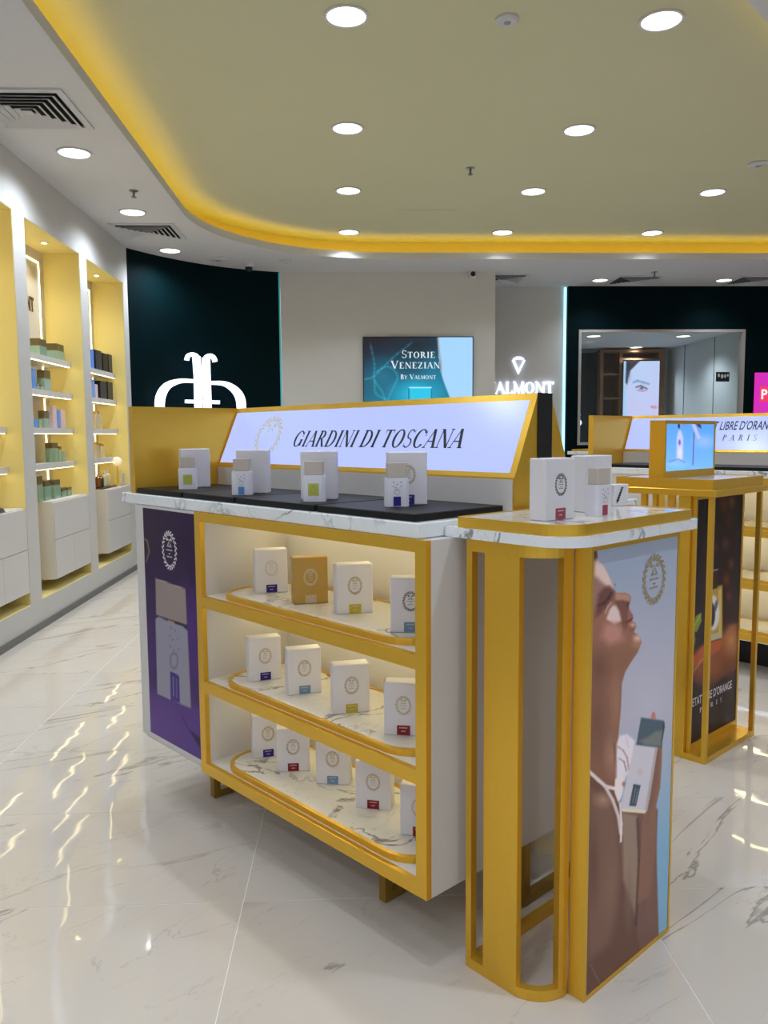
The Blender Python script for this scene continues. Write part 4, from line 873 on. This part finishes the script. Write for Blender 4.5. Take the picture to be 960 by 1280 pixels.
for k_, s_, a0, a1, pt, dp, bd, cp, sh, nm, wd_, ct, *rest in (
    ('mid', 'top', 49, 58, 424, .11, M_green, M_brown, .42, 'candle_box', 'green candle box with brown lid under the bronze letters, top shelf, middle niche', 'candle'),
    ('mid', 'top', 71, 80, 430.5, .11, M_green, M_brown, .42, 'candle_box', 'green candle box with brown lid at the end of the top shelf, middle niche', 'candle'),
    ('mid', 'second', 41, 44.5, 461, .03, M_lblue, None, 0, 'perfume_carton', 'slim pale blue carton on the second shelf of the middle niche', 'perfume box'),
    ('mid', 'second', 55, 63, 463, .06, M_green, M_brown, .4, 'perfume_flacon', 'tall green flacon with brown cap on the second shelf of the middle niche', 'perfume bottle'),
    ('mid', 'second', 46, 49.5, 480, .03, M_green, M_brown, .3, 'cream_jar', 'tiny green jar on the second shelf of the middle niche', 'jar'),
    ('mid', 'second', 51, 54.5, 481, .03, M_green, M_brown, .3, 'cream_jar', 'tiny green jar on the second shelf of the middle niche', 'jar'),
    ('mid', 'third', 43, 47, 524, .03, M_lblue, None, 0, 'cream_jar', 'small blue jar on the third shelf of the middle niche', 'jar'),
    ('mid', 'third', 48.5, 52, 524.5, .03, M_green, None, 0, 'cream_jar', 'small green jar on the third shelf of the middle niche', 'jar'),
    ('mid', 'third', 55, 61, 513.5, .05, M_green, M_brown, .45, 'perfume_flacon', 'green flacon with brown cap on the third shelf of the middle niche', 'perfume bottle'),
    ('mid', 'third', 66, 70.5, 507.5, .04, M_pinkw, None, 0, 'perfume_carton', 'tall pale pink carton on the third shelf of the middle niche', 'perfume box'),
    ('mid', 'third', 71.5, 74.5, 513, .04, M_lblue, None, 0, 'perfume_carton', 'narrow lilac carton beside the tall pink one in the middle niche', 'perfume box'),
    ('mid', 'third', 76, 81, 512, .06, M_pinkw, None, 0, 'perfume_carton', 'wide pale pink carton at the end of the third shelf, middle niche', 'perfume box'),
    ('mid', 'lowest', 65, 72.5, 553.5, .06, M_green, M_brown, .28, 'perfume_flacon', 'tall green flacon with brown cap on the lowest shelf of the middle niche', 'perfume bottle'),
    ('mid', 'lowest', 73.5, 77, 558, .05, M_green, M_brown, .2, 'perfume_flacon', 'medium green flacon beside the tall one on the lowest shelf', 'perfume bottle'),
    ('mid', 'lowest', 78, 82.5, 564.5, .05, M_green, None, 0, 'cream_jar', 'short green jar at the end of the lowest shelf, middle niche', 'jar'),
    ('mid', 'cab', 48, 53, 595, .06, M_green, M_brown, .33, 'perfume_flacon', 'tall dark-capped green flacon on the cabinet of the middle niche', 'perfume bottle'),
    ('mid', 'cab', 56, 63.5, 600.5, .08, M_green, M_brown, .3, 'perfume_flacon', 'wide green flacon on the cabinet of the middle niche', 'perfume bottle'),
    ('mid', 'cab', 67.5, 75.5, 599.5, .08, M_green, M_brown, .28, 'perfume_flacon', 'square green flacon at the centre of the cabinet, middle niche', 'perfume bottle'),
    ('mid', 'cab', 78, 83, 611, .06, M_green, M_brown, .3, 'cream_jar', 'low green jar with brown lid on the cabinet of the middle niche', 'jar'),
    ('mid', 'cab', 84.5, 90, 609, .06, M_green, M_brown, .3, 'cream_jar', 'low green jar with brown lid on the cabinet of the middle niche', 'jar'),
    ('far', 'top', 113, 117, 436.5, .07, M_lblue, None, 0, 'perfume_carton', 'light blue carton on the top shelf of the niche by the dark wall', 'perfume box'),
    ('far', 'top', 119, 127, 438, .07, M_blueb, None, 0, 'perfume_carton', 'dark blue carton on the top shelf of the niche by the dark wall', 'perfume box'),
    ('far', 'top', 128.5, 134.5, 442, .07, M_dark, None, 0, 'perfume_carton', 'black carton on the top shelf of the niche by the dark wall', 'perfume box'),
    ('far', 'top', 135.5, 142, 443.5, .07, M_blueb, None, 0, 'perfume_carton', 'dark blue carton at the end of the top shelf by the dark wall', 'perfume box'),
    ('far', 'second', 113, 118, 474, .07, M_lblue, None, 0, 'perfume_carton', 'light blue carton on the second shelf of the niche by the dark wall', 'perfume box'),
    ('far', 'second', 119, 122, 480.5, .05, M_pinkw, None, 0, 'perfume_carton', 'narrow lilac carton on the second shelf of the niche by the dark wall', 'perfume box'),
    ('far', 'second', 125, 133, 476.5, .07, M_dark, None, 0, 'perfume_carton', 'black carton on the second shelf of the niche by the dark wall', 'perfume box'),
    ('far', 'second', 134.5, 140.5, 477.5, .07, M_blueb, None, 0, 'perfume_carton', 'dark blue carton on the second shelf of the niche by the dark wall', 'perfume box'),
    ('far', 'third', 119, 122.5, 514, .04, M_clear, M_gold, .15, 'perfume_flacon', 'slender pale glass flacon on the third shelf by the dark wall', 'perfume bottle'),
    ('far', 'third', 124, 127.5, 514, .04, M_clear, M_gold, .15, 'perfume_flacon', 'slender pale glass flacon on the third shelf by the dark wall', 'perfume bottle'),
    ('far', 'lowest', 120, 124, 552, .05, M_clear, M_gold, .2, 'perfume_flacon', 'pale glass flacon on the lowest shelf of the niche by the dark wall', 'perfume bottle'),
    ('far', 'lowest', 126, 130, 554, .05, M_clear, M_gold, .2, 'perfume_flacon', 'pale glass flacon on the lowest shelf of the niche by the dark wall', 'perfume bottle')):
    good(k_, TOPS[s_] if s_ != 'cab' else .905, a0, a1, pt, dp, bd, cp, sh, nm, wd_, ct, xf=-2.42 if s_ != 'cab' else -2.38)
# dark tray with little bottles and a globe lamp on the far cabinet
t = thing('bottle_tray', 'dark tray holding small bottles on the cabinet by the dark wall', 'tray', (-2.42, 7.92, .9053))
MB().box(-.09, .09, -.22, .22, 0, .012, .002).build('plate', mat('dark_tray', (52, 34, 22), .4), t)
for y, bd, cp, hh, wd_ in ((7.77, mat('amber_glass', (130, 70, 20), .15), M_gold, .13, 'amber bottle on the dark tray by the dark wall'), (7.86, mat('bottle_green', (18, 74, 34), .15), M_gold, .12, 'dark green bottle on the dark tray by the dark wall'), (7.96, M_clear, M_white, .14, 'pale bottle with white cap on the dark tray, next to the green one'), (8.07, M_clear, M_white, .15, 'pale bottle with white cap at the end of the dark tray')):
    t = thing('small_bottle', wd_, 'bottle', (-2.40, y, .9176), 0, 'small bottles on the dark tray')
    MB().lathe([(.022, 0), (.026, .006), (.026, hh*.7), (.011, hh*.85)], 14).build('bottle_body', bd, t); MB().lathe([(.012, hh*.85), (.012, hh)], 12).build('cap', cp, t)
t = thing('globe_lamp', 'small table lamp with white globe on the cabinet by the dark wall', 'lamp', (-2.36, 8.28, .9053))
MB().lathe([(.05, 0), (.05, .012), (.008, .016)], 18).build('base', M_gold, t); MB().lathe([(.006, .014), (.006, .21)], 8).build('stem', M_gold, t)
MB().lathe([(.045*math.sin(math.pi*k/10)+.001, .245-.045*math.cos(math.pi*k/10)) for k in range(11)], 18).build('globe', mat('opal_glass', (240, 226, 200), .4, emit=(255, 236, 200), es=.35), t, smooth=True)
t = thing('price_card', 'small grey card standing under the globe lamp', 'card', (-2.33, 8.36, .9053)); MB().box(-.004, .004, -.04, .04, .02, .12).build('card', M_lgrey, t); MB().box(-.02, .02, -.04, .04, 0, .02).build('foot', M_lgrey, t)
t = thing('leaflet_stack', 'flat grey stack of leaflets on the cabinet of the nearest niche', 'leaflets', (-2.37, 5.33, .9053)); m = MB()
for k in range(4): MB().box(-.07+.002*k, .07-.003*k, -.12+.004*k, .12-.002*k, k*.007, k*.007+.006).build('leaflet', M_grey, t)

# ================================================================== SIGNS AND SCREENS
# white lit monogram on the curved wall
A_, Bb = np.array([-2.10, 8.86, 0]), np.array([-1.225, 9.55, 0]); ex = (Bb-A_)/np.linalg.norm(Bb-A_); nz_ = np.array([ex[1], -ex[0], 0]); cst = float(nz_@A_)
def mono(pts_, ws):
    P = [np.array(p, float) for p in pts_]; out = []
    L2, R2 = [], []
    for i, p in enumerate(P):
        d = P[min(i+1, len(P)-1)]-P[max(i-1, 0)]; d /= np.linalg.norm(d); nn_ = np.array([-d[1], d[0]]); w_ = (ws[i] if hasattr(ws, '__len__') else ws)/2
        L2.append(p+nn_*w_); R2.append(p-nn_*w_)
    return [[L2[i], L2[i+1], R2[i+1], R2[i]] for i in range(len(P)-1)]
def smooth(pts_, n=5):
    P = [np.array(p, float) for p in pts_]; P = [P[0]]+P+[P[-1]]; out = []
    for i in range(1, len(P)-2):
        for k in range(n):
            t_ = k/n; a, b, c, d = P[i-1:i+3]; out.append(.5*((2*b)+(-a+c)*t_+(2*a-5*b+4*c-d)*t_**2+(-a+3*b-3*c+d)*t_**3))
    return out+[P[-2]]
lg = thing('wall_monogram', 'white lit double-P monogram sign on the curved dark wall', 'sign', (A_+Bb)/2+np.array([0, 0, 1.4]))
def sign_part(name, pp):
    m = MB()
    for q in pp:
        b = [atplane(x, y, nz_, cst) for x, y in q]; b = [p-np.array(lg.location) for p in b]; f = [p+nz_*.03 for p in b]
        m.add(b+f, [(3, 2, 1, 0), (4, 5, 6, 7), (0, 1, 5, 4), (1, 2, 6, 5), (2, 3, 7, 6), (3, 0, 4, 7)])
    m.build(name, M_sign, lg)
sign_part('stem', mono([(244.6, 446), (246.4, 470), (247.2, 507), (247.6, 560)], 9)+mono(smooth([(246, 447), (243, 444.3), (238, 443.2), (234, 445.5), (232.6, 450.5)]), 5))
sign_part('stem', mono([(256.6, 447), (257.2, 470), (258.6, 507), (259.4, 560)], 9)+mono(smooth([(256, 448), (259, 445.2), (263, 445), (266.6, 448), (268, 452.6)]), 5))
arcL = smooth([(241, 476.5), (224, 476.4), (209, 482), (201, 493), (198.8, 507), (201, 525), (212, 543), (241, 550)]); nL = len(arcL)
sign_part('bowl', mono(arcL, [4.6+7*math.sin(math.pi*i/(nL-1))**2 for i in range(nL)]))
arcR = smooth([(262, 478.6), (279, 479.6), (291, 486), (298.6, 496), (300.8, 509), (299, 527), (288, 545), (262, 552)])
sign_part('bowl', mono(arcR, [4.6+6*math.sin(math.pi*i/(nL-1))**2 for i in range(nL)]))
sign_part('crossbar', mono([(231, 501.8), (273.3, 503)], 4.4))
# lit screen on the pale wall
sx0, sx1, sz0, sz1 = .162, 1.474, 1.80, 2.557
t = thing('wall_screen', 'large wall screen with teal picture and words STORIE VENEZIANE on the pale wall', 'screen', (.818, YB-.02, 2.18))
MB().box(sx0-.818-.01, sx1-.818+.01, -.02, .02, sz0-2.18-.01, sz1-2.18+.01).build('housing', M_dark, t)
def paint_storie(p):
    p.c = p.grad((22, 20, 34), (10, 120, 150), (470, 425), (500, 500))
    p.blob(478, 470, 30, 30, (16, 120, 150), .7); p.blob(520, 492, 40, 26, (20, 196, 232), .95); p.blob(540, 470, 20, 30, (16, 130, 160), .6); p.blob(520, 432, 40, 14, (20, 28, 40), .8)
    for l in ([(463, 430), (468, 455), (468, 475), (478, 490), (482, 505)], [(482, 505), (490, 488), (497, 470), (485, 458), (470, 465)], [(455, 474), (468, 470), (490, 448), (515, 428)], [(468, 475), (470, 492), (484, 500)]): p.line(smooth(l, 4), .8, (70, 196, 214), .35, 2.5)
    p.poly([(510, 486), (513, 483.5), (538, 483.5), (540.5, 486), (540.5, 508), (510, 508)], (30, 190, 226), 1.2); p.line([(511, 486), (511, 508)], .7, (10, 90, 120)); p.line([(539.5, 486), (539.5, 508)], .7, (10, 90, 120)); p.line([(512, 484.5), (539, 484.5)], .7, (170, 240, 250))
    p.poly([(547.5, 420), (592, 420), (592, 515), (569, 510), (562, 496), (555, 478), (552, 468), (551, 456), (548.5, 448), (548, 432)], (160, 206, 255), .8)
    p.line([(547.5, 423), (549, 440), (551, 452), (551.5, 465)], 1.2, (150, 160, 160), .8)
def tlo(T): return lambda P: P-np.array(T.location)
y_ = YB-.042
picture('display', [(sx0, y_, sz0), (sx1, y_, sz0), (sx1, y_, sz1), (sx0, y_, sz1)], 130, 76, paint_storie, MP_screen, t, 1., tlo(t))
M_scr_w = mat('screen_white', (20, 20, 20), .4, emit=(214, 226, 232), es=1.)
def line_on(par, text, xa, xb, yt, yb, Y, m_, small=None, depth=0., name='lettering'):
    a, b, c = atplane(xa, yb, (0, 1, 0), Y), atplane(xb, yb, (0, 1, 0), Y), atplane(xa, yt, (0, 1, 0), Y); ps, w = roman(text, 1., .08, 0, small)
    return MB().polys(fit(ps, b[0]-a[0], w, c[2]-a[2]), a-np.array(par.location), (1, 0, 0), (0, 0, 1), (0, -1, 0), depth).build(name, m_, par)
line_on(t, 'Storie', 502, 544, 438, 447.5, y_-.002, M_scr_w, .8); line_on(t, 'Venezian', 489, 550, 451, 460.6, y_-.002, M_scr_w, .8); line_on(t, 'By Valmont', 500.5, 545, 468, 474, y_-.002, M_scr_w, .78)
# VALMONT on the recess wall
t = thing('wall_sign', 'white lit letters VALMONT under a crowned V on the recessed wall', 'sign', (2.24, 10.85, 2.0))
ps, w = roman('VALMONT', 1., .03); MB().polys(fit(ps, .915, w, .148), (-.437, -.003, -.066), (1, 0, 0), (0, 0, 1), (0, -1, 0), .03).build('lettering', M_sign, t)
MB().polys([[(-.088, .37), (-.055, .37), (.004, .235), (-.002, .186)], [(-.002, .186), (.004, .235), (.062, .37), (.088, .37)]], (0, -.003, 0), (1, 0, 0), (0, 0, 1), (0, -1, 0), .03).build('crest_v', M_sign, t)
MB().polys([[(-.075, .383), (.075, .383), (.075, .392), (-.075, .392)], [(-.075, .392), (-.055, .392), (0, .418), (-.03, .418)], [(.055, .392), (.075, .392), (.03, .418), (0, .418)]], (0, -.003, 0), (1, 0, 0), (0, 0, 1), (0, -1, 0), .02).build('crest_crown', M_sign, t)
# pink screen at the right
t = thing('pink_screen', 'magenta lit screen with red label and white letter P on the dark wall', 'screen', (5.86, YR-.015, 1.87))
MB().box(-.445, .445, -.014, .014, -.325, .325).build('housing', M_dark, t)
MB().box(-.44, .44, -.016, -.014, -.32, .32).build('display', mat('magenta_screen', (40, 5, 30), .2, emit=(206, 44, 178), es=1.), t)
a, b = atplane(949.5, 502, (0, 1, 0), YR-.033), atplane(949.5, 483, (0, 1, 0), YR-.033)
MB().box(a[0]-5.86, .44, -.0175, -.016, a[2]-1.87, b[2]-1.87).build('label', mat('red_screen', (60, 5, 10), .2, emit=(236, 60, 96), es=1.), t)
ps = sans('P', .03); a, b = atplane(951.5, 499, (0, 1, 0), YR-.034), atplane(959.5, 486.5, (0, 1, 0), YR-.034)
MB().polys([[(x*(b[0]-a[0]), y*(b[2]-a[2])) for x, y in p] for p in ps], (a[0]-5.86, -.0182, a[2]-1.87), (1, 0, 0), (0, 0, 1), (0, -1, 0)).build('lettering', mat('screen_pale', (30, 30, 30), .3, emit=(255, 236, 240), es=1.), t)

# ================================================================== BEHIND THE GLASS
t = thing('shelving_unit', 'oak shelving unit around the lit portrait behind the window', 'shelving unit', (5.10, 14.5, 0))
X = lambda x: 4.1+(x-4.1)*.983-.065-5.10
m = MB()
for x0, x1 in ((4.50, 4.56), (4.85, 4.905), (5.565, 5.68)): MB().box(X(x0), X(x1), -.15, .14, .02, 2.86).build('upright', M_wood, t)
MB().box(X(4.50), X(5.68), -.152, .14, 2.82, 2.87).build('top_board', M_wood, t)
MB().box(X(4.56), X(5.565), .11, .14, .02, 2.82).build('back_board', M_woodd, t)
for z in (2.45, 2.03, 1.62, 1.2, .8, .4): MB().box(X(4.56), X(4.85), -.15, .11, z-.03, z).build('shelf', M_wood, t)
MB().box(X(4.905), X(5.565), -.10, .11, 2.69, 2.72).build('rail', M_wood, t)
t = thing('portrait_screen', 'tall lit portrait of a face with one eye in the oak unit behind the window', 'screen', (5.152, 14.322, 1.9))
MB().box(-.327, .327, -.02, .02, -.85, .765).build('housing', M_dark, t)
def paint_face(p):
    p.c = p.grad((196, 214, 255), (206, 206, 250), (790, 455), (820, 515)); p.poly([(776, 450), (784, 450), (783, 480), (782, 520), (776, 520)], (170, 214, 255), 1.5)
    p.poly([(783, 450), (801, 450), (794, 457), (788, 463), (785, 474), (784, 481), (782, 478)], (52, 44, 62), 2); p.blob(785, 470, 5, 10, (110, 110, 140), .5)
    p.line([(792, 478), (797, 476), (804, 478), (811, 480)], 1.2, (120, 150, 200), .8, 2); p.blob(802, 485.5, 9, 5, (206, 160, 190), .8); p.line([(795, 484), (801, 482), (809, 486)], .7, (60, 70, 90), .9); p.blob(802, 485.3, 3.2, 2.2, (50, 84, 110)); p.blob(802, 485.3, 1.3, 1.4, (10, 20, 30))
    p.line([(797, 488), (803, 489), (808, 488)], .5, (150, 100, 120), .7); p.blob(818, 509, 5, 3, (226, 120, 140), .9); p.blob(814.5, 508.5, 2, 1, (120, 40, 60), .9); p.blob(783, 484, 3, 6, (226, 190, 220), .7); p.blob(795, 505, 10, 14, (214, 196, 240), .4)
picture('display', [(4.830, 14.300, 1.06), (5.474, 14.300, 1.06), (5.474, 14.300, 2.66), (4.830, 14.300, 2.66)], 64, 150, paint_face, MP_screen, t, 1., tlo(t))
tag(MB().box(-.80, .68, -.03, .03, -1.42, 1.40).build('dark_partition', M_teal, None, loc=(3.75, 14.55, 1.43)), 'dark teal partition behind the window beside the oak unit', 'partition')
a, b = atplane(712, 534, (0, 1, 0), 14.5), atplane(728, 513, (0, 1, 0), 14.5)
ps, w = roman('B', 1.); o = MB().polys(fit(ps, b[0]-a[0], w, b[2]-a[2]), (0, 0, 0), (1, 0, 0), (0, 0, 1), (0, -1, 0), .02).build('lit_letter', M_sign, None, loc=(a[0], 14.51, a[2])); tag(o, 'white lit letter on the dark partition behind the window', 'sign')
a, b = atplane(895, 477, (0, 1, 0), YR+.03), atplane(912, 465, (0, 1, 0), YR+.03)
t = thing('notice_plate', 'small dark notice with pale blots stuck to the window', 'notice', ((a[0]+b[0])/2, YR+.035, (a[2]+b[2])/2)); hw, hh = (b[0]-a[0])/2, (b[2]-a[2])/2
MB().box(-hw, hw, -.004, .004, -hh, hh).build('plate', M_dark, t)
for x, z, r in ((-.6, .3, .25), (-.1, .1, .3), (.35, .15, .25), (.75, .3, .18)): MB().add([(x*hw+r*hw*.7*math.cos(a_*.785), -.0048, z*hh+r*hh*1.6*math.sin(a_*.785)) for a_ in range(8)], [tuple(range(8))]).build('blot', mat('pale_blot', (200, 208, 214), .5), t)
